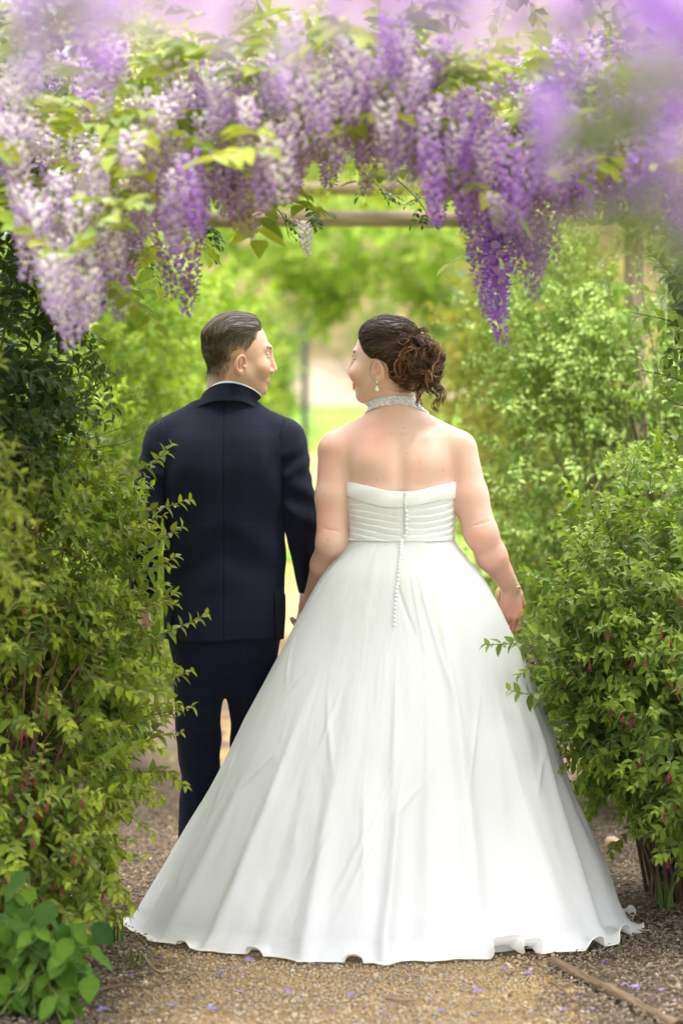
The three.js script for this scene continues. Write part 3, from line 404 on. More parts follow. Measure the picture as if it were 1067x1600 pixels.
{
  const r = rng(61), g = thing('wisteria_vine', [-1.28, 0.02, 1.5], 'wisteria with dense lilac and violet flower clusters draped across the pergola arch', 'wisteria'), out = [], dk = [];
  canes(g, [[[V(-1.28, 0, 1.5), V(-1.2, 0.9, 1.45), V(-1.25, 1.8, 1.4), V(-1.0, 2.6, 1.4), V(0, 2.66, 1.3), V(1.1, 2.66, 1.2)], 0.035, 0.01], [[V(-1.22, 0.05, 1.45), V(-1.28, 1, 1.5), V(-1.16, 2.0, 1.3), V(-0.7, 2.7, 0.9), V(0.5, 2.7, 0.8)], 0.022, 0.008]], M.bark);
  // lower edge of the flowers across the picture
  const E = [[-40, 330], [0, 300], [30, 380], [60, 455], [100, 540], [150, 505], [190, 470], [250, 400], [290, 400], [330, 370], [385, 390], [430, 325], [480, 300], [540, 285], [600, 300], [650, 330], [690, 372], [730, 345], [755, 400], [800, 430], [845, 440], [875, 345], [940, 352], [1000, 345], [1067, 400], [1110, 400]];
  const edge = (x) => { let i = 0; while (i < E.length - 2 && x > E[i + 1][0]) i++; return lerp(E[i][1], E[i + 1][1], clamp((x - E[i][0]) / (E[i + 1][0] - E[i][0]), 0, 1)); };
  for (let k = 0; k < 232; k++) {
    const x = -30 + 1120 * ((k * 0.618034) % 1), d = 5.3 + 1.2 * r(), layer = Math.pow(r(), 1.5), bottom = edge(x) + 14 - 16 * r() - layer * lerp(210, 170, x / 1067) * (x > 840 ? 0.8 : 1);
    let v = clamp(Math.floor(9 * (0.04 + 0.4 * sst(480, 800, x) + 0.24 * (1 - layer) + (x < 260 ? -0.14 : 0) + (x > 200 && x < 420 ? 0.16 : 0) + (r() - 0.5) * 0.4)), 0, 8);
    const sc = 0.6 + 0.35 * r(), top = at(x, bottom, d); top.y += RAC[v].L * sc; hang(g, r, top, v, sc);
    if (k % 3 === 0) { for (let q = 0; q < 2; q++) pinnate(out, top.clone().addScaledVector(rv(r), 0.05), V(rv(r).x, -0.1 + 0.6 * r(), rv(r).z), 0.16 + 0.1 * r(), r, { n: 5, dark: C.light, light: [0.55, 0.58, 0.05] }); }
  }
  const fill = RAC.map(() => []), m4 = new THREE.Matrix4(), qq = new THREE.Quaternion();
  for (let k = 0; k < 250; k++) { const x = -30 + 1120 * ((k * 0.754877) % 1), d = 5.35 + 1.2 * r(), y = lerp(130, edge(x) - 30, Math.pow(r(), 0.8)), v = clamp(Math.floor(9 * (-0.04 + 0.36 * sst(480, 800, x) + 0.2 * r() + (r() - 0.5) * 0.4)), 0, 8), sc = 0.55 + 0.25 * r(), top = at(x, y, d); top.y += RAC[v].L * sc * 0.9; fill[v].push(m4.clone().compose(top.sub(g.position), qq.setFromEuler(new THREE.Euler((r() - 0.5) * 0.7, r() * 6.3, (r() - 0.5) * 0.7)).clone(), V(sc, sc * 0.8, sc))); }
  fill.forEach((f, v) => f.length && instances('blossom', RAC[v].g, M.wist, f, null, g));
  for (const [x, y, d, v, s] of [[475, 402, 6.6, 1, 0.5], [265, 470, 6.2, 5, 0.9], [290, 498, 6.1, 7, 0.8], [180, 505, 5.9, 3, 0.8], [770, 545, 6.5, 8, 1], [785, 505, 6.3, 7, 1], [820, 470, 6.2, 8, 0.9], [840, 452, 6.3, 6, 0.8], [755, 500, 6.4, 5, 0.8], [110, 548, 5.6, 0, 1], [125, 530, 5.6, 1, 1], [95, 500, 5.5, 0, 1], [145, 500, 5.7, 2, 1], [60, 455, 5.6, 1, 1], [880, 335, 6.2, 6, 0.8], [905, 345, 6.3, 7, 0.8], [935, 350, 6.2, 8, 0.8], [965, 345, 6.3, 7, 0.8], [995, 340, 6.2, 6, 0.8], [950, 300, 6.2, 5, 0.8], [915, 300, 6.1, 3, 0.8], [980, 290, 6.2, 4, 0.8], [765, 450, 6.5, 8, 0.9], [800, 430, 6.4, 7, 0.9], [745, 410, 6.4, 7, 0.9], [780, 400, 6.3, 6, 0.9], [720, 365, 6.4, 6, 0.8], [690, 360, 6.4, 7, 0.8]]) { const top = at(x, y, d); top.y += RAC[v].L * s; hang(g, r, top, v, s); }
  for (let k = 0; k < 150; k++) { const x = r() * 1067, d = 5.6 + 1.4 * r(), y = edge(x) - 60 - 200 * r(); pinnate(out, at(x, y, d), V(rv(r).x, 0.3 * rv(r).y, rv(r).z), 0.18 + 0.1 * r(), r, { n: 5, dark: C.light, light: [0.55, 0.58, 0.05] }); }
  place(g, out, LEAF.oval, M.leaf, 40);
}
{ // near wisteria just in front of the lens, far out of focus
  const r = rng(71), g = thing('wisteria_vine', [1.45, 0.02, 4.7], 'blurred wisteria clusters hanging closest to the lens along the top of the view', 'wisteria'), out = [];
  canes(g, [[[V(1.45, 0, 4.7), V(1.38, 1.1, 4.8), V(1.2, 2.2, 4.9), V(0.4, 2.5, 4.9), V(-0.9, 2.5, 4.8)], 0.035, 0.01], [[V(0.95, 2.35, 4.9), V(0.62, 2.1, 4.9), V(0.45, 1.95, 4.9)], 0.012, 0.004], [[V(1.3, 1.6, 4.75), V(0.62, 1.72, 4.7), V(0.36, 1.82, 4.6), V(0.2, 1.98, 4.5)], 0.022, 0.008]], M.bark);
  const spots = [[20, 140], [70, 165], [120, 110], [165, 175], [215, 80], [250, 55], [310, 55], [350, 110], [400, 55], [445, 165], [500, 45], [545, 70], [620, 90], [660, 50], [705, 95], [760, 110], [835, 300], [860, 290], [895, 190], [1000, 200], [1040, 300], [1010, 70], [930, 60], [720, 30], [30, 60], [110, 50], [180, 30], [1060, 150], [970, 90], [820, 80]];
  for (const [x, y] of spots) { const d = 1.5 + 0.9 * r(), v = clamp(Math.floor(9 * (0.15 + 0.7 * r())), 0, 8), sc = 0.34 + 0.2 * r(), top = at(x, y, d); top.y += RAC[v].L * sc; hang(g, r, top, v, sc); }
  for (let k = 0; k < 14; k++) { const rt = r() < 0.75, x = rt ? 960 + 110 * r() : r() * 1067, y = rt ? 300 * r() + 60 : 60 * r() - 30; pinnate(out, at(x, y, 1.5 + 0.9 * r()), V(rv(r).x, -0.3 * r(), rv(r).z), 0.07 + 0.04 * r(), r, { n: 4, dark: [0.08, 0.11, 0.03], light: [0.24, 0.26, 0.05] }); }
  for (let k = 0; k < 9; k++) pinnate(out, at(960 + 110 * r(), 140 + 180 * r(), 1.4 + 0.8 * r()), V(rv(r).x, -0.3 * r(), rv(r).z), 0.08 + 0.04 * r(), r, { n: 4, dark: [0.03, 0.045, 0.015], light: [0.12, 0.14, 0.04] });
  place(g, out, LEAF.oval, M.leaf, 30);
}
{ // leafy rose sprays hanging into focus below the flowers
  const r = rng(81), g = thing('rambling_rose', [-1.2, 0.02, 0.25], 'rambling rose with dark leaflets and budded stems hanging below the wisteria', 'rose'), out = [], tb = new Tubes();
  const spray = (pts, n, len) => { const q = curve(pts, 14); tb.add(q.map((p) => p.clone().sub(g.position)), 0.0028, 0.0012, 5); for (let k = 0; k < n; k++) { const p = q[Math.round(3 + (k + r() * 0.5) / n * 10)], o = pinnate(out, p, V(rv(r).x * 0.9, -0.55 + 0.4 * r(), rv(r).z * 0.6), len * (0.8 + 0.4 * r()), r, { n: 3, k: 0.36, dark: [0.025, 0.065, 0.012], light: [0.1, 0.18, 0.025] }); tb.add(o.map((p2) => p2.clone().sub(g.position)), 0.0009, 0.0006, 3); } };
  spray(S([120, 330, 6.9], [200, 370, 6.85], [240, 430, 6.82]), 9, 0.075); spray(S([240, 320, 6.9], [300, 330, 6.9], [345, 365, 6.88]), 8, 0.075); spray(S([400, 300, 6.9], [440, 335, 6.9], [452, 372, 6.9]), 6, 0.06); spray(S([560, 265, 6.9], [590, 290, 6.9], [606, 316, 6.9]), 5, 0.055); spray(S([620, 280, 6.9], [655, 315, 6.9], [672, 345, 6.9]), 4, 0.05); spray(S([470, 290, 6.9], [490, 330, 6.88], [505, 350, 6.88]), 3, 0.06);
  spray(S([60, 620, 6.9], [110, 570, 6.85], [170, 530, 6.8]), 9, 0.075); spray(S([40, 560, 6.9], [90, 520, 6.85], [130, 505, 6.8]), 7, 0.07); spray(S([90, 660, 6.9], [140, 610, 6.85], [190, 580, 6.8]), 6, 0.07);
  const bud = new Tubes(); // thin stems with flower buds
  for (const [a, b, c] of [[[110, 690], [160, 600], [205, 578]], [[120, 700], [170, 640], [228, 612]], [[130, 690], [180, 672], [262, 640]], [[100, 680], [140, 600], [165, 570]], [[150, 700], [200, 690], [250, 660]]]) { const q = curve(S([a[0], a[1], 6.85], [b[0], b[1], 6.8], [c[0], c[1], 6.78]), 14); tb.add(q.map((p) => p.clone().sub(g.position)), 0.0016, 0.0008, 4); for (let k = 6; k <= 14; k++) for (let e = 0; e < 2; e++) { const t = q[k].clone().add(V(rv(r).x * 0.02, 0.006 + 0.016 * r(), rv(r).z * 0.02)); tb.add([q[k].clone().sub(g.position), t.clone().sub(g.position)], 0.0006, 0.0005, 3); bud.add([t.clone().sub(g.position), t.clone().add(V(0, 0.004, 0)).sub(g.position), t.clone().add(V(0, 0.008, 0)).sub(g.position)], (s) => 0.0021 * Math.sin(0.4 + 2.7 * s), 0, 5); } }
  mesh('stems', tb.geo(), new THREE.MeshStandardMaterial({ color: col(0.11, 0.14, 0.035), roughness: 0.7 }), g, 'stuff'); mesh('buds', bud.geo(), new THREE.MeshStandardMaterial({ color: col(0.17, 0.2, 0.05), roughness: 0.7 }), g, 'stuff');
  place(g, out, LEAF.oval, M.leafGloss, 120);
}
{ // honeysuckle at the right edge
  const g = thing('honeysuckle', [1.3, 0.02, -0.1], 'honeysuckle with clear green pointed leaves reaching in at the right edge', 'climber'), r = rng(91), out = [], tb = new Tubes();
  tb.add(curve([V(1.3, 0, -0.1), V(1.2, 0.8, 0), V(1.12, 1.5, 0.1), V(1.05, 1.9, 0.1), V(1.1, 2.5, 0.1)], 20).map((p) => p.sub(g.position)), 0.02, 0.01, 8);
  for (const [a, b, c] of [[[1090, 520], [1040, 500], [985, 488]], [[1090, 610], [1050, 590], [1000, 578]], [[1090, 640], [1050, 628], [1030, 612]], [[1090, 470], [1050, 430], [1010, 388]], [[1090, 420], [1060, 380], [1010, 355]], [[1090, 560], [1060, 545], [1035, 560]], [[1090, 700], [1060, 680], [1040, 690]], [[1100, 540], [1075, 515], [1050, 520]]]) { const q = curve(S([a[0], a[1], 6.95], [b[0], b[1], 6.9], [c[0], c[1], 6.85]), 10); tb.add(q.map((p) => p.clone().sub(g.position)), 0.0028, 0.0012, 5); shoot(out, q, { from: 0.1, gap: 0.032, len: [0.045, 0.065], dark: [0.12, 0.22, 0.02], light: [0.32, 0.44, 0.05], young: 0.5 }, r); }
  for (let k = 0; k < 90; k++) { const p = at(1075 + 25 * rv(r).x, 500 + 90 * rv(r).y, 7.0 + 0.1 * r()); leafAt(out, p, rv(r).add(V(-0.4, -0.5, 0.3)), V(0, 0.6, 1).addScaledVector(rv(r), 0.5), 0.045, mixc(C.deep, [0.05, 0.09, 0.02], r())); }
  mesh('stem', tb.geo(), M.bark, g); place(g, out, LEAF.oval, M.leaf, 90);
}
// blade-leaved clumps on the borders
function clump(px, py, n, h, seed, label) { const d = FPX * 1.4 / (py - 702), b = at(px, py, d), g = thing('iris_clump', [b.x, 0.02, b.z], label, 'plant'), r = rng(seed); for (let k = 0; k < n; k++) { const a = r() * 6.28, H = h * (0.6 + 0.5 * r()), lean = 0.25 * H * (0.3 + r()), w = 0.006 + 0.005 * r(), p = [], i = [], s = V(Math.sin(a + 1.2), 0, Math.cos(a + 1.2)); for (let q = 0; q <= 6; q++) { const t = q / 6, c = V(Math.cos(a) * lean * t * t + 0.015 * Math.cos(k * 2), H * t - 0.2 * lean * t * t, Math.sin(a) * lean * t * t + 0.015 * Math.sin(k * 2)), ww = w * (1 - t ** 2.2) + 0.0004; p.push(c.x - s.x * ww, c.y, c.z - s.z * ww, c.x + Math.cos(a) * ww * 0.4, c.y, c.z, c.x + s.x * ww, c.y, c.z + s.z * ww); if (q < 6) { const o = q * 3; i.push(o, o + 3, o + 1, o + 1, o + 3, o + 4, o + 1, o + 4, o + 2, o + 2, o + 4, o + 5); } } mesh('leaf', geoOf(p, i), toneMat(mixc([0.06, 0.13, 0.02], [0.16, 0.24, 0.03], r()), M.leafGloss), g); } }
clump(1040, 1438, 9, 0.16, 1, 'upright clump of bright blade leaves on the right border'); clump(180, 1482, 7, 0.08, 2, 'small tuft of blade leaves beside the broad leaved plant'); clump(212, 1520, 4, 0.06, 3, 'tiny two leaved seedling at the left path edge');
// ---------------------------------------------------------------- people
function headCore(x, y, z, k) {                                      // eyes level at y = 0, face towards +z
  const ax = Math.abs(x);
  let d = ell(x, y - 0.03, z + 0.01, 0.076, 0.092, 0.098);
  d = smin(d, ell(x, y + 0.035, z - 0.03, 0.059, 0.083, 0.065 - k.soft * 0.002), 0.03);
  d = smin(d, cap(ax, y, z, 0.05, -0.048, -0.004, 0.016, -0.1, 0.058, 0.018, 0.016 + k.soft * 0.002), 0.03);
  return d;
}
function headD(x, y, z, k) {
  const ax = Math.abs(x); let d = headCore(x, y, z, k); if (d > 0.06) return d - 0.02;
  d = smin(d, sph(x, y + 0.1, z - 0.071, 0.0175 - 0.002 * k.soft), 0.02);                            // chin
  d = smin(d, sph(ax - 0.036, y + 0.034, z - 0.062, 0.026 + 0.003 * k.soft), 0.02);                   // cheek
  d = smin(d, cap(ax, y, z, 0, 0.026, 0.0925 - k.soft * 0.003, 0.036, 0.025, 0.072, 0.011, 0.009), 0.016); // brow
  d = smax(d, -sph(ax - 0.033, y - 0.003, z - 0.106, 0.0215), 0.012);                                 // eye socket
  d = smin(d, sph(ax - 0.031, y - 0.002, z - 0.0765, 0.0132), 0.004);
  d = smin(d, cap(x, y, z, 0, 0.013, 0.095, 0, -0.036 + k.soft * 0.003, 0.1095 - k.soft * 0.003, 0.007, 0.0104), 0.015); // nose
  d = smin(d, sph(ax - 0.0105, y + 0.043 - k.soft * 0.002, z - 0.1, 0.0082), 0.006);
  d = smin(d, ell(x, y + 0.069, z - 0.07, 0.021, 0.024, 0.0255), 0.012);
  const sm = k.smile ?? 0;
  d = smin(d, cap(ax, y, z, 0, -0.0665, 0.0975, 0.023, -0.071 + 0.006 * sm, 0.081, 0.0044, 0.0025), 0.006);
  d = smin(d, cap(ax, y, z, 0, -0.0785, 0.095, 0.021, -0.0735 + 0.006 * sm, 0.081, 0.0052, 0.0025), 0.006);
  d = smax(d, -cap(ax, y, z, 0, -0.0725, 0.106, 0.024, -0.072 + 0.006 * sm, 0.09, 0.0022, 0.0018), 0.003);
  if (sm) d = smin(d, sph(ax - 0.041, y + 0.035, z - 0.069, 0.02), 0.02);
  // ear: helix rim, bowl, lobe
  const ex = ax - 0.079, ey = y + 0.026, ez = z + 0.01, ty = ey * 0.97 + ez * 0.2, tz = ez * 0.97 - ey * 0.2;
  let e = ell(ex - 0.2 * -tz, ty, tz, 0.0085, 0.031, 0.0185); e = smax(e, -ell(ex - 0.2 * -tz - 0.0075, ty - 0.003, tz - 0.003, 0.0105, 0.022, 0.0122), 0.0025);
  e = smin(e, sph(ex + 0.001, ty + 0.024, tz - 0.006, 0.0068), 0.005); e = smin(e, ell(ex - 0.0035, ty - 0.004, tz + 0.001, 0.003, 0.014, 0.0035), 0.004);
  e = smin(e, sph(ex + 0.002, ty + 0.004, tz - 0.014, 0.0055), 0.004);
  return smin(d, e, 0.005);
}
// a turned frame: local -> world of the person
function frame(o, f, up = [0, 1, 0]) { const z = V(...f).normalize(), y = V(...up).addScaledVector(z, -V(...up).dot(z)).normalize(), x = V(0, 0, 0).crossVectors(y, z); return { o, x, y, z, l: (a, b, c) => { a -= o[0]; b -= o[1]; c -= o[2]; return [a * x.x + b * x.y + c * x.z, a * y.x + b * y.y + c * y.z, a * z.x + b * z.y + c * z.z]; }, w: (a, b, c) => V(o[0] + x.x * a + y.x * b + z.x * c, o[1] + x.y * a + y.y * b + z.y * c, o[2] + x.z * a + y.z * b + z.z * c), dir: (a, b, c) => V(x.x * a + y.x * b + z.x * c, x.y * a + y.y * b + z.y * c, x.z * a + y.z * b + z.z * c) }; }
// hand: origin at the wrist, D along the palm, N out of its back, T towards the thumb; bends in radians
function handBones(o, D, N, bends, thumb, sc) {
  D = V(...D).normalize(); N = V(...N); N.addScaledVector(D, -N.dot(D)).normalize(); const T = V(0, 0, 0).crossVectors(D, N).multiplyScalar(thumb.side), O = V(...o), b = [], P = (d, n, t) => O.clone().addScaledVector(D, d * sc).addScaledVector(N, n * sc).addScaledVector(T, t * sc);
  const base = [[0.088, 0.027], [0.091, 0.008], [0.086, -0.011], [0.078, -0.029]], len = [[0.04, 0.025, 0.021], [0.044, 0.028, 0.022], [0.041, 0.026, 0.021], [0.032, 0.02, 0.018]];
  base.forEach(([d, t], i) => {
    b.push([P(0.012, 0, t * 0.55), P(d, 0.004 - Math.abs(t - 0.005) * 0.12, t), 0.0155 * sc, 0.0108 * sc, 0]);
    let p = P(d, 0.004 - Math.abs(t - 0.005) * 0.12, t), a = 0; for (let k = 0; k < 3; k++) { a += bends[i][k]; const dir = D.clone().multiplyScalar(Math.cos(a)).addScaledVector(N, -Math.sin(a)).addScaledVector(T, (bends[i][3] ?? 0) * (1 - k * 0.3)).normalize(), q = p.clone().addScaledVector(dir, len[i][k] * sc); b.push([p, q, [0.0096, 0.0086, 0.0078][k] * sc, [0.0087, 0.0079, 0.0068][k] * sc, i + 1]); p = q; }
  });
  const ts = thumb.pts.map((q) => P(...q)); b.push([ts[0], ts[1], 0.0155 * sc, 0.0125 * sc, 0]); b.push([ts[1], ts[2], 0.0108 * sc, 0.0096 * sc, 5]); b.push([ts[2], ts[3], 0.0096 * sc, 0.0075 * sc, 5]);
  return b;
}
function handD(b, x, y, z) { let palm = 9, d = 9; const f = [0, 9, 9, 9, 9, 9]; for (const [p, q, r0, r1, i] of b) { const e = cap(x, y, z, p.x, p.y, p.z, q.x, q.y, q.z, r0, r1); if (i) f[i] = smin(f[i], e, 0.004); else palm = smin(palm, e, 0.012); } d = palm; for (let i = 1; i < 6; i++) d = Math.min(d, smin(palm, f[i], 0.0045)); return d; }
const boxOf = (b, pad) => { const lo = [9, 9, 9], hi = [-9, -9, -9]; for (const [p, q] of b) for (const v of [p, q]) v.toArray().forEach((c, i) => { lo[i] = Math.min(lo[i], c - pad); hi[i] = Math.max(hi[i], c + pad); }); return [lo, hi]; };
const fist = [[0.95, 1.25, 0.7], [1.0, 1.3, 0.7], [1.02, 1.3, 0.7], [1.05, 1.25, 0.7]], relaxed = [[0.25, 0.35, 0.2], [0.3, 0.4, 0.25], [0.35, 0.45, 0.28], [0.4, 0.5, 0.3]], clasp = [[0.7, 0.9, 0.5], [0.72, 0.95, 0.5], [0.75, 0.95, 0.5], [0.8, 0.9, 0.5]];
const poreTex = dataTex(256, (u, v) => 0.5 * tnoise(u, v, 90, 4) + 0.3 * tnoise(u, v, 40, 6) + 0.2 * tfbm(u, v, 8, 9));
const skinUV = (x, y, z) => [x + z * 0.6, y + z * 0.3];
const skinMat = (rough) => new THREE.MeshPhysicalMaterial({ vertexColors: true, bumpMap: rep(poreTex, 9), bumpScale: 0.0004, roughness: rough, specularIntensity: 0.5, sheen: 0.15, sheenColor: col(0.9, 0.5, 0.4), sheenRoughness: 0.5 });
function skinTone(base) { return (x, y, z) => { const n = fbm(x * 18, y * 18, z * 18, 3) - 0.47, f = vn(x * 160, y * 160, z * 160), k = 1 + 0.22 * n - (f > 0.945 ? 0.3 : 0); return [base[0] * k, base[1] * k * (1 - 0.25 * n), base[2] * k * (1 - 0.3 * n)]; }; }

// ================================================================ the bride
const bride = thing('person', [0.163, 0, 0], 'woman in a strapless white ball gown with pinned-up curls, seen from behind', 'person');
const BT = [[0.74, 0.15, 0.12, 0, 0], [0.8, 0.17, 0.14, 0, 0], [0.95, 0.182, 0.145, 0, 0.012], [1.05, 0.166, 0.128, 0.008, 0.008], [1.145, 0.146, 0.111, 0.012, 0], [1.22, 0.148, 0.112, 0.012, 0], [1.3, 0.157, 0.112, 0.012, -0.002], [1.37, 0.166, 0.108, 0.008, -0.006], [1.43, 0.15, 0.09, 0.002, -0.012], [1.475, 0.105, 0.07, 0, -0.02], [1.51, 0.066, 0.058, -0.002, -0.022], [1.56, 0.052, 0.054, -0.006, -0.022]];
const BH = frame([-0.036, 1.656, -0.015], [-0.93, 0.02, -0.36], [-0.06, 1, 0.02]), bk = { soft: 1, smile: 1 };
const bArm = { rs: [0.18, 1.392, -0.012], re: [0.243, 1.155, 0.028], rw: [0.337, 0.992, -0.07], ls: [-0.178, 1.392, -0.012], le: [-0.19, 1.13, 0.015], lw: [-0.246, 0.975, -0.16] };
const bRH = handBones(bArm.rw, [0.02, -1, -0.04], [0.35, 0, 1], [[0.3, 1.25, 0.9, 0.08], [0.38, 1.3, 0.9, 0.02], [0.5, 1.3, 0.9, -0.04], [0.65, 1.3, 0.9, -0.1]], { side: -1, pts: [[0.022, -0.008, 0.026], [0.055, -0.02, 0.043], [0.078, -0.036, 0.034], [0.09, -0.046, 0.014]] }, 0.98);
const bLH = handBones(bArm.lw, [0.03, -1, -0.1], [-0.35, 0, 1], clasp, { side: 1, pts: [[0.022, -0.008, 0.026], [0.05, -0.014, 0.046], [0.076, -0.022, 0.05], [0.1, -0.03, 0.044]] }, 0.92);
function brideBody(x, y, z) {
  let d = loftD(BT, x, y, z);
  const ax = Math.abs(x);
  d = smin(d, cap(ax, y, z, 0.03, 1.482, -0.032, 0.172, 1.405, -0.014, 0.044, 0.052), 0.04);            // trapezius, shoulder
  d -= 0.0095 * Math.exp(-((ax - 0.085) ** 2) / 0.0022 - ((y - 1.365) ** 2) / 0.0038) * sst(0, 0.06, z); // shoulder blade
  d = smin(d, ell(ax - 0.075, y - 1.31, z + 0.1, 0.062, 0.058, 0.062), 0.03);                           // bust
  d += 0.0085 * Math.exp(-((x - 0.006) ** 2) / 0.0005) * sst(1.17, 1.26, y) * (1 - sst(1.36, 1.47, y)) * (z > 0 ? 1 : 0); // spine
  const chain = (P, R) => { let a = 9; for (let i = 0; i < P.length - 1; i++) a = smin(a, bone(x, y, z, P[i], P[i + 1], R[i], R[i + 1]), 0.02); return a; };
  let r = chain([bArm.rs, [0.21, 1.262, 0.01], bArm.re, [0.276, 1.088, 0.0], bArm.rw], [0.054, 0.0525, 0.047, 0.0425, 0.0262]);
  { const cx = x - bArm.re[0], cy = y - bArm.re[1] - 0.03; r += 0.0026 * Math.exp(-((cy - 0.3 * cx) ** 2) / 0.000012) * sst(0.02, 0.06, z) * (1 - sst(0.015, 0.035, Math.abs(cx))); }
  let l = chain([bArm.ls, [-0.188, 1.26, 0.005], bArm.le, [-0.214, 1.06, -0.06], bArm.lw], [0.053, 0.0495, 0.0445, 0.0385, 0.0258]);
  { const cx = x - bArm.le[0], cy = y - bArm.le[1] - 0.035; l += 0.0024 * Math.exp(-((cy + 0.2 * cx) ** 2) / 0.000012) * sst(0.02, 0.05, z) * (1 - sst(0.012, 0.03, Math.abs(cx))); }
  d = smin(d, r, 0.022); d = smin(d, l, 0.022);
  d = smin(d, cap(x, y, z, 0, 1.47, -0.028, -0.022, 1.6, -0.016, 0.054, 0.05), 0.03);
  const h = BH.l(x, y, z); d = smin(d, headD(h[0], h[1], h[2], bk), 0.024);
  d = smin(d, handD(bRH, x, y, z), 0.01); d = smin(d, handD(bLH, x, y, z), 0.01);
  return Math.min(d, cap(ax, y, z, 0.085, 0.85, 0, 0.085, 0.08, 0.0, 0.085, 0.04), cap(ax, y, z, 0.085, 0.06, 0.03, 0.09, 0.035, -0.13, 0.035, 0.028));
}
const bSkin = skinTone([0.7, 0.445, 0.35]);
function brideColor(x, y, z) {
  const c = bSkin(x, y, z), h = BH.l(x, y, z), ax = Math.abs(h[0]); let red = 0;
  if (y > 1.52) {
    red += 0.2 * Math.exp(-((ax - 0.045) ** 2 + (h[1] + 0.035) ** 2 + (h[2] - 0.075) ** 2) / 0.0009) + 0.12 * sst(0.066, 0.08, ax) * (h[2] < 0.02 ? 1 : 0);
    if (h[2] > 0.05) { if (Math.abs(h[1] + 0.0725 - 0.006 * Math.min(1, ax / 0.023)) < 0.0095 && ax < 0.024 && h[2] > 0.078) return [0.46, 0.16, 0.14]; if (Math.abs(h[1] - 0.026 - 0.004 * (1 - (ax - 0.03) ** 2 / 0.0006)) < 0.0038 && ax > 0.012 && ax < 0.048 && h[2] > 0.055) return [0.1, 0.055, 0.035]; if (h[1] > 0.0052 && h[1] < 0.0082 && ax > 0.018 && ax < 0.046 && h[2] > 0.064) return [0.05, 0.03, 0.025]; if (h[1] > -0.0035 && h[1] <= 0.0052 && ax > 0.021 && ax < 0.042 && h[2] > 0.07) return Math.abs(ax - 0.031) < 0.0052 ? [0.06, 0.045, 0.035] : [0.52, 0.47, 0.44];  }
  } else red += 0.3 * sst(0.15, 0.2, Math.abs(x)) * fbm(x * 14, y * 14, z * 14) + 0.2 * Math.exp(-((x - 0.14) ** 2 + (y - 1.345) ** 2) / 0.0012) + 0.24 * Math.exp(-((x + 0.07) ** 2 + (y - 1.44) ** 2) / 0.0035) + 0.2 * (1 - sst(0.9, 1.0, y));
  return [c[0] * (1 + 0.04 * red), c[1] * (1 - 0.75 * red), c[2] * (1 - 0.8 * red)];
}
{
  const g = [nets(brideBody, [-0.37, 0.985, -0.24], [0.41, 1.545, 0.2], 0.005, brideColor, skinUV), nets(brideBody, [-0.22, 1.532, -0.17], [0.12, 1.8, 0.14], 0.0026, brideColor, skinUV), nets(brideBody, [0.27, 0.84, -0.2], [0.43, 0.992, 0.04], 0.003, brideColor, skinUV), nets(brideBody, [-0.36, 0.82, -0.3], [-0.19, 0.992, -0.08], 0.003, brideColor, skinUV), nets(brideBody, [-0.185, -0.01, -0.22], [0.2, 0.985, 0.2], 0.014, brideColor, skinUV)];
  mesh('body', mergeGeometries(g), skinMat(0.5), bride);
}
// hair: a smooth swept-back cap, strands, then the pinned curls
const hairMat = new THREE.MeshPhysicalMaterial({ vertexColors: true, roughness: 0.42, specularIntensity: 0.6 });
function polyDist(P, x, y) { let d = 9, inside = false; for (let i = 0, j = P.length - 1; i < P.length; j = i++) { const [ax, ay] = P[j], [bx, by] = P[i], ex = bx - ax, ey = by - ay, t = clamp(((x - ax) * ex + (y - ay) * ey) / (ex * ex + ey * ey), 0, 1); d = Math.min(d, Math.hypot(x - ax - ex * t, y - ay - ey * t)); if ((ay > y) !== (by > y) && x < ax + (y - ay) / (by - ay) * (bx - ax)) inside = !inside; } return inside ? d : -d; }
const bLine = [[0.085, 0.2], [0.08, 0.075], [0.066, 0.048], [0.05, 0.024], [0.026, 0.004], [0.012, 0.0], [0.0, 0.004], [-0.022, -0.01], [-0.03, -0.045], [-0.055, -0.075], [-0.2, -0.085], [-0.2, 0.2]];
function brideHair(x, y, z) { const [a, b, c] = BH.l(x, y, z), s = polyDist(bLine, c, b), core = smin(headCore(a, b, c, bk), smin(loftD(BT, x, y, z), cap(x, y, z, 0, 1.47, -0.028, -0.022, 1.6, -0.016, 0.054, 0.05), 0.03), 0.024); const wave = 0.0016 * Math.sin(90 * (b * 0.8 + c * 0.35) + 3 * vn(a * 30, b * 20, c * 20)); return core - (-0.007 + (0.0185 + 0.004 * sst(0, 0.1, b)) * sst(0, 0.02, s) + wave * sst(0.005, 0.02, s)); }
const hairCol = (x, y, z) => { const n = vn(x * 240, y * 60, z * 240), k = 0.7 + 0.6 * n; return [0.026 * k, 0.013 * k, 0.008 * k]; };
const bHair = mesh('hair', nets(brideHair, [-0.2, 1.53, -0.17], [0.12, 1.81, 0.14], 0.003, hairCol), hairMat, bride);
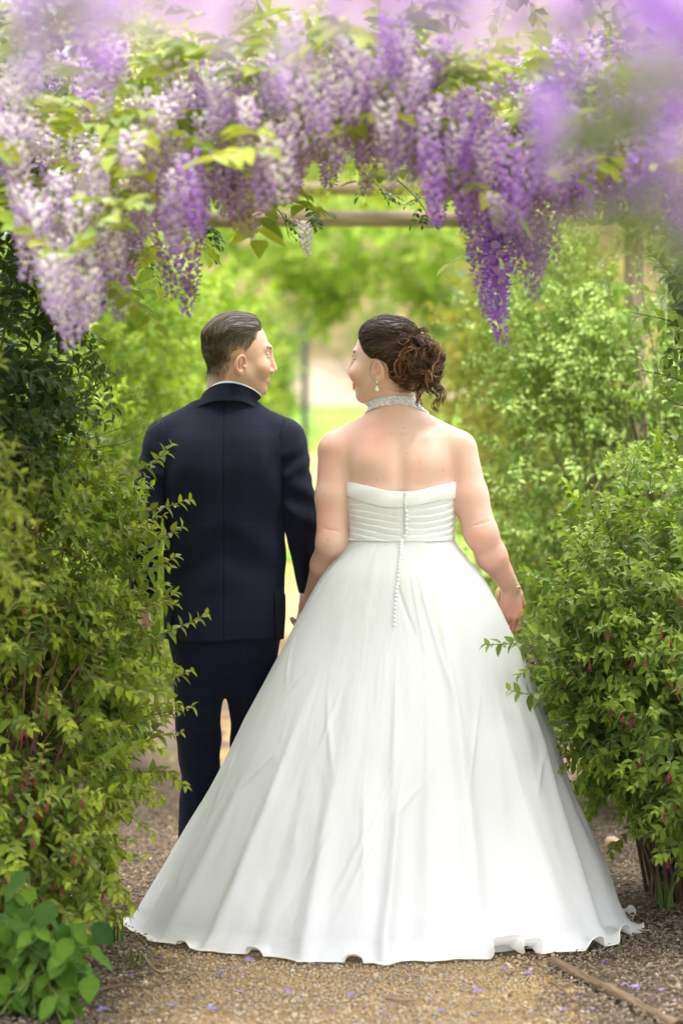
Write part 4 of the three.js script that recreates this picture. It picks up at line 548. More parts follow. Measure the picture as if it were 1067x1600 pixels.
{
  const r = rng(201), tb = new Tubes(), bun = BH.l(0.075, 1.645, 0.02), bunW = V(0.052, 1.65, 0.026);
  const tone = (k) => { const w = r(), b = w < 0.5 ? [0.028, 0.013, 0.008] : w < 0.8 ? [0.085, 0.037, 0.018] : [0.2, 0.093, 0.044], e = 0.7 + 0.6 * r(); return col(b[0] * e * k, b[1] * e * k, b[2] * e * k); };
  const onto = (p, off) => { for (let i = 0; i < 6; i++) { const d = brideHair(p.x, p.y, p.z) - off, e = 0.002; const g = V(brideHair(p.x + e, p.y, p.z) - brideHair(p.x - e, p.y, p.z), brideHair(p.x, p.y + e, p.z) - brideHair(p.x, p.y - e, p.z), brideHair(p.x, p.y, p.z + e) - brideHair(p.x, p.y, p.z - e)).normalize(); p.addScaledVector(g, -d); } return p; };
  for (let k = 0; k < 420; k++) {                                     // swept-back strands
    const side = r() < 0.7 ? 1 : -1; let u = r(); const i = Math.min(8, 1 + Math.floor(u * 8)), t = r(), a = bLine[i], b = bLine[i + 1] ?? a; const zz = lerp(a[0], b[0], t) - 0.012, yy = lerp(a[1], b[1], t) + 0.006 + 0.03 * r(); const xs = 0.08 * Math.sqrt(Math.max(0.02, 1 - ((yy - 0.03) / 0.1) ** 2 - ((zz + 0.01) / 0.11) ** 2)) * (yy > 0.07 ? r() : 1);
    const s = onto(BH.w(side * xs, yy, zz), 0.0005), e = bunW.clone().addScaledVector(rv(r), 0.035), pts = [], lift = 0.0006 + 0.0016 * r();
    for (let q = 0; q <= 12; q++) { const f = q / 12, p = s.clone().lerp(e, f); if (f > 0.9) p.lerp(bunW, 0.3); p.y += 0.03 * Math.sin(f * Math.PI) * (yy > 0 ? 1 : 0); if (f < 0.8) onto(p, lift); pts.push(p); }
    const c = tone(0.6); tb.add(pts, 0.0011, 0.0009, 4, () => c);
  }
  const lock = (pts, n, rad, bright, loose = 0) => { const q = curve(pts, 24); n = Math.round(n * 1.7); const sp = rad * (1.35 + loose); rad *= 0.5 - 0.16 * Math.min(1, loose); if (loose) n = Math.round(n * 1.7); for (let k = 0; k < n; k++) { const o = rv(r).multiplyScalar(sp), c = tone(bright), c2 = c.clone().multiplyScalar(1.5), off = rv(r).multiplyScalar(0.004); tb.add(q.map((p, i) => p.clone().add(o).addScaledVector(off, Math.sin(i * 0.4 + k))), (s) => rad * (0.55 + 0.35 * Math.sin(Math.PI * s)) * (s > 0.92 ? 1 - (s - 0.92) * 9 : 1), 0, 5, (s) => c.clone().lerp(c2, sst(0.2, 0.5, s) * (1 - sst(0.5, 0.8, s))), 0.6); } };
  const core = new THREE.IcosahedronGeometry(1, 3); // the mass the curls are pinned on
  mesh('bun', (() => { const p = core.attributes.position, cs = []; for (let i = 0; i < p.count; i++) { const v = V(p.getX(i), p.getY(i), p.getZ(i)), k = 1 + 0.25 * (vn(v.x * 3 + 9, v.y * 3, v.z * 3) - 0.5); p.setXYZ(i, bunW.x + v.x * 0.058 * k, bunW.y + v.y * 0.06 * k + 0.004, bunW.z + v.z * 0.055 * k); cs.push(0.02, 0.01, 0.006); } core.setAttribute('color', new THREE.BufferAttribute(new Float32Array(cs), 3)); core.deleteAttribute('uv'); core.computeVertexNormals(); return core; })(), hairMat, bHair);
  for (let k = 0; k < 84; k++) {                                      // curls looped over the bun
    const th = r() * 6.28, ph = Math.acos(1 - 2 * r()), n = V(Math.sin(ph) * Math.cos(th), Math.cos(ph), Math.abs(Math.sin(ph) * Math.sin(th)) * 1.0 - 0.15).normalize(), cpt = bunW.clone().add(V(n.x * 0.07, n.y * 0.066 + 0.004, n.z * 0.062)), a = V(0, 0, 0).crossVectors(n, rv(r)).normalize(), b = V(0, 0, 0).crossVectors(n, a), R = 0.017 + 0.019 * r(), turns = 0.6 + 0.6 * r(), pts = [], ph0 = r() * 6;
    for (let q = 0; q <= 9; q++) { const f = q / 9, g = ph0 + f * turns * 6.28, rr = R * (0.7 + 0.5 * f); pts.push(cpt.clone().addScaledVector(a, Math.cos(g) * rr).addScaledVector(b, Math.sin(g) * rr * 0.8).addScaledVector(n, 0.006 * Math.sin(g * 0.5) + 0.014 * f - 0.002)); }
    lock(pts, 5, 0.0034, 1.5, 0.4);
  }
  for (const [px, py, R] of [[628, 532, 0.017], [660, 524, 0.018], [680, 552, 0.016], [650, 556, 0.019], [670, 590, 0.017], [642, 602, 0.018], [624, 572, 0.016], [684, 606, 0.015], [658, 622, 0.014], [638, 512, 0.015], [672, 536, 0.014]]) { const c = at(px, py, 6.972).sub(bride.position), g0 = r() * 6.28, tl = rv(r).multiplyScalar(0.8), pts = [], tu = 0.45 + 0.6 * r(); for (let q = 0; q <= 10; q++) { const g = g0 + q / 10 * tu * 6.28, rr = R * (0.75 + 0.4 * q / 10); pts.push(V(c.x + Math.cos(g) * rr * (0.7 + 0.5 * tl.z) + 0.02 * (q / 10 - 0.5) * tl.x, c.y + Math.sin(g) * rr * (1.05 - 0.3 * tl.z) - 0.02 * (q / 10 - 0.5), c.z + 0.006 + Math.cos(g) * rr * tl.x + Math.sin(g) * rr * tl.y)); } lock(pts, 5, 0.0034, 1.7, 0.7); }
  for (let k = 0; k < 12; k++) { const f = k / 11, s = BH.w(0.03 + 0.04 * r(), 0.06 + 0.05 * r() - 0.12 * f, -0.055), e = bunW.clone().add(V(0.02 + 0.03 * r(), 0.05 - 0.1 * r(), 0.045)); lock([s, s.clone().lerp(e, 0.4).add(V(0, 0.01, 0.02)), e, e.clone().add(V(0.02, -0.025, -0.005))], 4, 0.003, 0.9); }
  // long ringlets falling at the back right and wisps at the nape
  const ring = (x, y, z, L, R, n, w) => { const pts = []; for (let q = 0; q <= 16; q++) { const f = q / 16, g = f * w * 6.28; pts.push(V(x + Math.cos(g) * R * (1 - 0.3 * f) + 0.012 * f, y - L * f, z + Math.sin(g) * R * (1 - 0.3 * f))); } lock(pts, n, 0.0026, 1.25); };
  ring(0.112, 1.62, 0.03, 0.1, 0.01, 5, 1.6); ring(0.1, 1.6, 0.035, 0.092, 0.012, 5, 1.9); ring(0.122, 1.635, 0.02, 0.105, 0.008, 4, 1.4); ring(0.04, 1.598, 0.05, 0.04, 0.012, 4, 1.1); ring(0.075, 1.595, 0.055, 0.045, 0.013, 4, 1.2);
  for (let k = 0; k < 260; k++) { const n = rv(r); n.z = Math.abs(n.z); n.normalize(); const p = bunW.clone().add(V(n.x * 0.066, n.y * 0.068, n.z * 0.06)), q = p.clone().addScaledVector(n, 0.01 + 0.018 * r()).addScaledVector(rv(r), 0.012), e = q.clone().addScaledVector(rv(r), 0.02), c = tone(1.6); tb.add(curve([p, q, e], 10), 0.0006, 0.0003, 3, () => c); }
  for (let k = 0; k < 0; k++) { const s = BH.w(0.02 + 0.05 * r(), -0.066 - 0.01 * r(), -0.06 + 0.05 * r()), e = s.clone().add(V(0.01 * rv(r).x - 0.004, -0.03 - 0.025 * r(), 0.006)), c = tone(1.2); tb.add(curve([s, s.clone().lerp(e, 0.5).add(V(0.006 * rv(r).x, 0, 0.004)), e], 8), 0.0004, 0.0002, 3, () => c); }
  { const s = BH.w(0.078, 0.0, 0.012), c = tone(1.1); for (let k = 0; k < 2; k++) tb.add(curve([s.clone(), BH.w(0.083, -0.03, 0.016 + 0.002 * k), BH.w(0.079, -0.055, 0.006 + 0.003 * k)], 8), 0.0005, 0.0003, 3, () => c); }
  mesh('curls', tb.geo(), hairMat, bHair, 'stuff');
  const pearlM = new THREE.MeshPhysicalMaterial({ color: col(0.78, 0.74, 0.68), roughness: 0.18, clearcoat: 1, clearcoatRoughness: 0.1 }), gold = new THREE.MeshStandardMaterial({ color: col(0.75, 0.6, 0.42), metalness: 1, roughness: 0.25 });
  for (const [x, y, z] of [[0.1, 1.667, 0.07], [0.05, 1.685, 0.075], [0.085, 1.61, 0.074]]) { const p = new THREE.SphereGeometry(0.0028, 10, 8); p.translate(x, y, z); mesh('hair_pearl', p, pearlM, bHair); }
  for (const s of [1, -1]) { const top = BH.w(s * 0.081, -0.055, -0.006), e = tube(curve([top.clone(), top.clone().add(V(0, -0.006, 0.003)), top.clone().add(V(0, -0.014, 0))], 6), 0.0011, 0.0011, 5), er = mesh('earring', e, gold, bride), pr = new THREE.LatheGeometry([[0, -0.008], [0.004, -0.0065], [0.0058, -0.002], [0.0048, 0.003], [0.0022, 0.008], [0.0008, 0.0105]].map(([a, b]) => new THREE.Vector2(a, b)), 14); pr.translate(top.x, top.y - 0.024, top.z); mesh('pearl', pr, pearlM, er); const st = new THREE.SphereGeometry(0.003, 8, 6); st.translate(top.x, top.y - 0.003, top.z + 0.002); mesh('stud', st, new THREE.MeshStandardMaterial({ color: col(0.9, 0.9, 0.92), metalness: 0.6, roughness: 0.15 }), er); }
}
// gown
const satinBump = dataTex(512, (u, v) => 0.5 * tfbm(u, v, 5, 71, 4) + 0.5 * tfbm(u * 1, v, 9, 77, 3)), weave = dataTex(128, (u, v) => 0.5 + 0.25 * Math.sin(u * 402) + 0.25 * Math.sin(v * 402));
const gownMat = (o) => new THREE.MeshPhysicalMaterial({ color: col(0.76, 0.76, 0.74), roughness: 0.55, sheen: 0.35, sheenColor: col(1, 1, 1), sheenRoughness: 0.4, specularIntensity: 0.4, side: THREE.DoubleSide, ...o });
M.satin = gownMat({ roughness: 0.42 });
M.organza = gownMat({ bumpMap: rep(satinBump, 1.3), bumpScale: 0.007, transmission: 0.34, roughness: 0.85, thickness: 0, color: col(0.76, 0.76, 0.74) });
M.lining = gownMat({ roughness: 0.8, color: col(0.8, 0.8, 0.77) });
const ring0 = (y, th) => { const [rx, rz, cx, cz] = loft(BT, y), s = Math.sin(th), c = Math.cos(th); let r = 1 / Math.hypot(s / rx, c / rz); const out = V(s, 0, c); for (let i = 0; i < 6; i++) { const X = cx + s * r, Z = cz + c * r; let d = loftD(BT, X, y, Z); d = smin(d, ell(Math.abs(X) - 0.075, y - 1.31, Z + 0.1, 0.062, 0.058, 0.062), 0.03); r -= d; } return { c: V(cx, y, cz), out, r }; };
const gown = (n, m, fn, uvf) => { const p = [], u = [], i = []; for (let a = 0; a <= n; a++) for (let b = 0; b <= m; b++) { const q = fn(a / n, b / m); p.push(q.x, q.y, q.z); u.push(...(uvf ? uvf(a / n, b / m) : [a / n, b / m])); } for (let a = 0; a < n; a++) for (let b = 0; b < m; b++) { const o = a * (m + 1) + b, e = o + m + 1; i.push(o, o + 1, e, o + 1, e + 1, e); } const g = geoOf(p, i, null, null, u); const N = g.attributes.normal, P = g.attributes.position; if (fn.closed) for (let b = 0; b <= m; b++) { const e = n * (m + 1) + b, v = V(N.getX(b) + N.getX(e), N.getY(b) + N.getY(e), N.getZ(b) + N.getZ(e)).normalize(); N.setXYZ(b, v.x, v.y, v.z); N.setXYZ(e, v.x, v.y, v.z); } return g; };
const topY = (th) => 1.279 + 0.028 * sst(0.1, 1.5, Math.abs(th)) + 0.035 * sst(1.7, 2.5, Math.abs(th));
const dress = new THREE.Group(); dress.name = 'gown'; bride.add(dress); dress.userData.label = 'white strapless ball gown with ruched bodice and full organza skirt';
{
  const f = (a, b) => { const th = (a * 2 - 1) * Math.PI, y = lerp(1.135, topY(th) - 0.012, b), { c, out, r } = ring0(y, th); const w = 0.1 * fbm(th * 1.2, y * 6, 2), ph = (y - 1.135 + 0.004 * Math.sin(th * 2.2 + 1) + 0.22 * w + 0.012 * vn(th * 1.3, y * 16, 5) - 0.02 * (1 - Math.cos(th))) * 54, t = ph - Math.floor(ph), amp = 0.0048 * (0.15 + 1.1 * vn(th * 2.6, Math.floor(ph) * 1.7, 3)) * sst(0.02, 0.12, Math.abs(th)) + 0.0006; return c.addScaledVector(out, r + 0.009 + amp * (Math.pow(t, 0.6) * (1 - sst(0.75, 1, t)))); }; f.closed = true;
  mesh('bodice', gown(360, 110, f, (a, b) => [a * 1.0, b * 0.17]), gownMat({ bumpMap: rep(satinBump, 5), bumpScale: 0.002, transmission: 0.08, thickness: 0, roughness: 0.6 }), dress);
  const cuff = (a0, a1) => { const f2 = (a, b) => { const th = lerp(a0, a1, a), yt = topY(th), yl = yt - 0.043 + 0.004 * Math.sin(th * 3) - 0.0015, k = b < 0.12 ? 0 : b > 0.9 ? 1 : (b - 0.12) / 0.78, y = lerp(yt + 0.003 * Math.sin(k * 3), yl, k), { c, out, r } = ring0(y, th); const off = b < 0.06 ? 0.002 : b > 0.94 ? 0.009 : 0.013 + 0.004 * Math.sin(k * 2.6) + 0.0012 * Math.sin(th * 7 + 4 * k); return c.addScaledVector(out, r + off + 0.001 * k); }; return gown(150, 26, f2, (a, b) => [a, b * 0.05]); };
  mesh('neckline_band', cuff(-Math.PI, 0.008), M.satin, dress); mesh('neckline_band', cuff(0.013, Math.PI), M.satin, dress);
}
// skirt: half-widths from the waist down, drawn out into irregular folds
const SK = [[0, 0.148, 0.112, 0.012, 0], [0.05, 0.188, 0.158, 0.012, 0.0], [0.11, 0.24, 0.205, 0.014, 0.0], [0.265, 0.33, 0.272, 0.012, 0.0], [0.5, 0.45, 0.352, 0.004, 0.01], [0.665, 0.527, 0.4, -0.008, 0.015], [0.86, 0.637, 0.455, -0.02, 0.02], [1.0, 0.714, 0.5, -0.032, 0.03]];
const folds = (() => { const r = rng(301), L = []; for (let k = 0; k < 42; k++) L.push([(k + r()) / 42 * Math.PI * 2 - Math.PI, 0.025 + 0.085 * r(), 0.15 + 0.95 * r(), 0.04 + 0.5 * r(), (r() - 0.5) * 0.35, r() < 0.3 ? -0.6 : 1]); return L; })();
const angd = (a, b) => { let d = a - b; while (d > Math.PI) d -= 2 * Math.PI; while (d < -Math.PI) d += 2 * Math.PI; return d; };
const foldAt = (th, t) => { let s = 0; for (const [c, w, a, t0, sl, sg] of folds) { const q = angd(th, c + sl * (t - 0.5)) / (w * (0.55 + 0.75 * t)); if (Math.abs(q) < 3.2) s += sg * a * Math.exp(-q * q) * sst(t0 - 0.02, t0 + 0.3, t); } return s; };
const curls = [[-1.5, 0.1, 0.3], [-1.02, 0.05, 0.7], [-0.66, 0.035, 0.85], [-0.4, 0.03, 0.5], [-0.17, 0.035, 0.8], [0.1, 0.08, 0.15], [0.57, 0.06, 2.0], [0.7, 0.03, 1.5], [0.98, 0.045, 0.9], [1.2, 0.06, 1.1], [1.42, 0.05, 0.7]].concat([...Array(14)].map((_, i) => [1.75 + i * 0.2, 0.06, 0.5 + 0.5 * hash(i, 3, 9)]));
const creases = (() => { const r = rng(333), L = []; for (let k = 0; k < 60; k++) L.push([(r() * 2 - 1) * Math.PI, r() * 0.75, (r() - 0.5) * 0.7, 0.12 + 0.35 * r(), (0.003 + 0.004 * r()) * (r() < 0.3 ? -1 : 1)]); return L; })();
const HEMLEN = 0.085, YW = 1.146;
function skirtPoint(th, t, inset = 0, plain = false) {
  const T = clamp(t, 0, 1), y = YW - T * (YW - 0.07), [rx, rz, cx, cz] = loft(SK, T), s = Math.sin(th), c = Math.cos(th);
  const F = plain ? 0 : foldAt(th, T), amp = 0.005 + 0.031 * Math.pow(T, 1.05); let k = 1 / Math.hypot(s / rx, c / rz) + amp * F - amp * 0.35 - inset;
  if (!plain) { k += 0.009 * T * (fbm(th * 4, T * 4, 4) - 0.47) * 2 + 0.003 * sst(0.1, 0.5, T) * (fbm(th * 16, T * 5, 9, 3) - 0.47) * 2; for (const [c0, t0, sl, L, h] of creases) { const dt = (T - t0) / L; if (dt > 0 && dt < 1) { const q = angd(th, c0 + sl * dt) / (0.016 + 0.01 * dt); if (Math.abs(q) < 3) k += h * Math.exp(-q * q) * Math.sin(Math.PI * dt); } } }
  return V(cx + s * k, y, cz + c * k);
}
function hemPoint(th, s) {                                            // s: metres of cloth below the last full ring
  const p = skirtPoint(th, 1); let q = 0, w = 0; for (const [a, b, m] of curls) { const d = angd(th, a), e = Math.exp(-(d * d) / (b * b)); q += m * e; w += m * Math.exp(-(d * d) / (b * b)) * Math.sin(d / b * 2.2); }
  const o = V(Math.sin(th), 0, Math.cos(th)), tn = V(Math.cos(th), 0, -Math.sin(th)), wave = clamp(fbm(th * 6.5 + 40, 3, 7, 2) * 2 - 0.5, 0, 1), u = s / HEMLEN; let ang = 1.05, r = 0, y = 0; const n = 10;
  for (let i = 0; i < n; i++) { const f = u * (i + 0.5) / n; ang = 1.12 - (0.35 + 0.35 * wave) * f - 1.55 * Math.min(1.35, q) * f * f; r += Math.cos(ang) * s / n; y -= Math.sin(ang) * s / n; }
  p.addScaledVector(o, r + 0.03 * (fbm(th * 9 + 20, 5, 2, 2) - 0.4) * u * u).addScaledVector(tn, 0.022 * w * u * u); p.y += y + 0.008 * q * u * u + 0.007 * Math.sin(th * 11 + 3 * Math.sin(th * 2.3)) * u; p.y = Math.max(p.y, 0.015 + 0.004 * u); return p;
}
{
  const f = (a, b) => { const th = (a * 2 - 1) * Math.PI; return b < 0.86 ? skirtPoint(th, b / 0.86) : hemPoint(th, (b - 0.86) / 0.14 * HEMLEN); }; f.closed = true;
  const sk = mesh('skirt', gown(900, 150, f, (a, b) => [a * 4.2, b * 1.2]), M.organza, dress);
  const hp = []; for (let k = 0; k <= 900; k++) hp.push(hemPoint((k / 450 - 1) * Math.PI, HEMLEN)); mesh('hem', tube(hp, 0.0021, 0.0021, 6), gownMat({ color: col(0.74, 0.68, 0.55), roughness: 0.5 }), sk);
  const fl2 = (a, b) => { const p = skirtPoint((a * 2 - 1) * Math.PI, b * 0.985, 0.014 + 0.012 * b, true); return p; }; fl2.closed = true; mesh('lining', gown(160, 60, fl2), M.lining, dress);
  const fl3 = (a, b) => { const th = (a * 2 - 1) * Math.PI, p = skirtPoint(th, lerp(0.9, 1, Math.min(1, b * 1.5)), 0.05 + 0.008 * Math.sin(th * 26), true); if (b > 0.667) p.y = lerp(0.07, 0.012, (b - 0.667) * 3); return p; }; fl3.closed = true; mesh('underskirt', gown(360, 12, fl3), M.lining, dress);
  // placket and covered buttons
  const line = []; for (let k = 0; k <= 40; k++) { const s = k / 40, y = lerp(1.276, 0.9, s); let p; const xo = 0.006 - 0.024 * sst(0.3, 1, s); if (y > YW) { const { c, out, r } = ring0(y, xo / 0.11); p = c.addScaledVector(out, r + 0.0115 + (y > 1.236 ? 0.006 : 0)); } else { const t = (YW - y) / (YW - 0.07), rz = loft(SK, t)[1]; p = skirtPoint((xo - loft(SK, t)[2]) / rz, t).add(V(0, 0, 0.0015)); } line.push(p); }
  mesh('placket', tube(line, (s) => 0.0034 * (1 - 0.7 * s), 0, 6, 0.35), M.satin, dress);
  const bg = new THREE.SphereGeometry(0.0058, 12, 9); bg.scale(1, 1, 0.72); const cv = new THREE.CatmullRomCurve3(line); for (let k = 0; k < 31; k++) { const u = 0.13 + 0.86 * k / 30; const b = mesh('button', bg, M.satin, dress); b.position.copy(cv.getPointAt(u)).add(V(0.004, 0, 0.0035)); b.scale.setScalar(u > 0.75 ? 1 - (u - 0.75) * 1.1 : 1); }
}
// beaded halter band round the neck
{
  const hb = new THREE.Group(); hb.name = 'halter_band'; bride.add(hb); hb.userData.label = 'sparkling beaded halter band round the neck';
  const path = (th, v) => { const y = 1.537 + 0.006 * Math.cos(th) + 0.0115 * v - 0.034 * (1 - Math.cos(th)) * 0.5, s = Math.sin(th), c = Math.cos(th); let r = 0.13; const cx = -0.004, cz = -0.026; for (let i = 0; i < 14; i++) { const d = brideBody(cx + s * r, y, cz + c * r); r -= d * 0.8; } return V(cx + s * (r + 0.003), y, cz + c * (r + 0.003)); };
  const cache = new Map(), P = (i, j) => { const k = i * 100 + j; if (!cache.has(k)) cache.set(k, path(i / 100 * Math.PI * 2 - Math.PI, (j - 4) / 4)); return cache.get(k).clone(); };
  const f = (a, b) => P(Math.round(a * 100), Math.round(b * 8)); f.closed = true; mesh('band', gown(100, 8, f), gownMat({ color: col(0.72, 0.71, 0.74) }), hb);
  const m4 = [], c = [], r = rng(401), m = new THREE.Matrix4(); for (let j = 0; j <= 8; j++) for (let i = 0; i < 100; i++) { const p = P(i, j), e = P((i + 1) % 101, j); if (j % 2) p.lerp(e, 0.5); const out = V(p.x + 0.004, 0, p.z + 0.026).normalize(), s = 0.0017 + 0.0006 * r(); m4.push(m.clone().makeScale(s, s, s).setPosition(p.addScaledVector(out, 0.0008))); const q = 0.55 + 0.43 * r(); c.push(col(q, q * 0.96, q * 1.04)); }
  instances('beads', new THREE.IcosahedronGeometry(1, 1), new THREE.MeshPhysicalMaterial({ roughness: 0.2, metalness: 0, clearcoat: 1 }), m4, c, hb);
  for (const s of [-1, 1]) { const a = P(s > 0 ? 96 : 4, 4), b = ring0(1.33, s * 2.5), e = b.c.addScaledVector(b.out, b.r + 0.012), q = a.clone().lerp(e, 0.5).add(V(0, 0, -0.03)); mesh('strap', tube(curve([a, q, e], 14), 0.011, 0.011, 6, 0.25), gownMat({ color: col(0.74, 0.73, 0.75) }), hb); }
}

// ================================================================ the groom
const groom = thing('person', [-0.348, 0, -0.13], 'man in a dark navy check suit with short combed brown hair, turned towards the bride', 'person');
const legs = { l: [[-0.078, 0.86, 0], [-0.074, 0.47, -0.01], [-0.086, 0.075, 0.03]], r: [[0.074, 0.86, 0], [0.08, 0.47, -0.03], [0.09, 0.075, -0.07]] };
const GT = [[0.8, 0.13, 0.09, 0, 0], [0.95, 0.14, 0.1, 0, 0], [1.1, 0.15, 0.105, 0, 0], [1.3, 0.165, 0.11, 0, 0], [1.45, 0.15, 0.085, 0, -0.005], [1.5, 0.1, 0.07, 0, -0.012], [1.54, 0.065, 0.063, 0.004, -0.014], [1.62, 0.056, 0.06, 0.012, -0.014]];
const GH = frame([0.041, 1.677, -0.005], [0.97, -0.02, -0.25], [0.03, 1, 0.02]), gk = { soft: 0, smile: 0 };
const gA = { rs: [0.172, 1.432, -0.004], re: [0.23, 1.19, 0.03], rw: [0.256, 0.985, -0.075], ls: [-0.172, 1.432, -0.004], le: [-0.238, 1.19, 0.03], lw: [-0.25, 0.96, -0.08] };
const gRH = handBones(gA.rw, [-0.02, -1, -0.1], [0.5, 0, -1], clasp, { side: 1, pts: [[0.022, -0.008, 0.026], [0.05, -0.014, 0.046], [0.076, -0.022, 0.05], [0.1, -0.03, 0.044]] }, 1.05);
const gLH = handBones(gA.lw, [0, -1, -0.08], [-1, 0, 0.2], relaxed, { side: 1, pts: [[0.022, -0.008, 0.026], [0.055, -0.012, 0.044], [0.084, -0.02, 0.046], [0.108, -0.03, 0.04]] }, 1.05);
function groomBody(x, y, z) {
  let d = loftD(GT, x, y, z); const ax = Math.abs(x);
  for (const [s, e, w] of [[gA.rs, gA.re, gA.rw], [gA.ls, gA.le, gA.lw]]) { d = smin(d, bone(x, y, z, s, e, 0.045, 0.037), 0.02); d = smin(d, bone(x, y, z, e, w, 0.036, 0.026), 0.02); }
  d = smin(d, cap(x, y, z, 0, 1.48, -0.02, 0.022, 1.62, -0.012, 0.059, 0.056), 0.03); const h = GH.l(x, y, z); d = smin(d, headD(h[0], h[1], h[2], gk), 0.036);
  d = smin(d, handD(gRH, x, y, z), 0.01); d = smin(d, handD(gLH, x, y, z), 0.01);
  const lg = (k) => { const [a, b, c] = legs[k]; return smin(bone(x, y, z, a, b, 0.062, 0.045), bone(x, y, z, b, c, 0.045, 0.034), 0.02); };
  return Math.min(d, lg('l'), lg('r'), cap(ax, y, z, 0.085, 0.06, 0.03, 0.09, 0.035, -0.15, 0.03, 0.024));
}
const gSkin = skinTone([0.6, 0.37, 0.27]);
function groomColor(x, y, z) {
  const c = gSkin(x, y, z), h = GH.l(x, y, z), ax = Math.abs(h[0]); if (y < 1.5) return c; let red = 0.3 * sst(0.07, 0.084, ax) * (h[2] < 0.02 ? 1 : 0) + 0.15 * Math.exp(-((ax - 0.045) ** 2 + (h[1] + 0.035) ** 2 + (h[2] - 0.075) ** 2) / 0.0009) + 0.2 * Math.exp(-(h[0] ** 2 + (h[1] + 0.04) ** 2 + (h[2] - 0.115) ** 2) / 0.0003);
  const stub = 0.22 * sst(-0.03, -0.075, h[1]) * sst(-0.01, 0.03, h[2]) * (0.6 + 0.5 * vn(x * 400, y * 400, z * 400)); 
  if (h[2] > 0.05) { if (Math.abs(h[1] + 0.0725) < 0.008 && ax < 0.023 && h[2] > 0.08) return [0.5, 0.25, 0.2]; if (Math.abs(h[1] - 0.027) < 0.0042 && ax > 0.01 && ax < 0.048 && h[2] > 0.055) return [0.14, 0.085, 0.05]; if (h[1] > 0.0052 && h[1] < 0.0082 && ax > 0.018 && ax < 0.046 && h[2] > 0.064) return [0.14, 0.085, 0.06]; if (h[1] > -0.0035 && h[1] <= 0.0052 && ax > 0.021 && ax < 0.042 && h[2] > 0.07) return Math.abs(ax - 0.031) < 0.0052 ? [0.06, 0.045, 0.035] : [0.52, 0.47, 0.44];  }
  return [c[0] * (1 + 0.05 * red) * (1 - stub), c[1] * (1 - 0.7 * red) * (1 - stub), c[2] * (1 - 0.75 * red) * (1 - stub)];
}
mesh('body', mergeGeometries([nets(groomBody, [-0.34, 1.0, -0.22], [0.34, 1.56, 0.16], 0.008, groomColor, skinUV), nets(groomBody, [-0.12, 1.56, -0.15], [0.2, 1.84, 0.14], 0.0026, groomColor, skinUV), nets(groomBody, [0.18, 0.76, -0.26], [0.36, 1.0, 0.03], 0.003, groomColor, skinUV), nets(groomBody, [-0.36, 0.72, -0.26], [-0.18, 1.0, 0.03], 0.003, groomColor, skinUV), nets(groomBody, [-0.165, -0.01, -0.22], [0.165, 1.0, 0.16], 0.014, groomColor, skinUV)]), skinMat(0.5), groom);
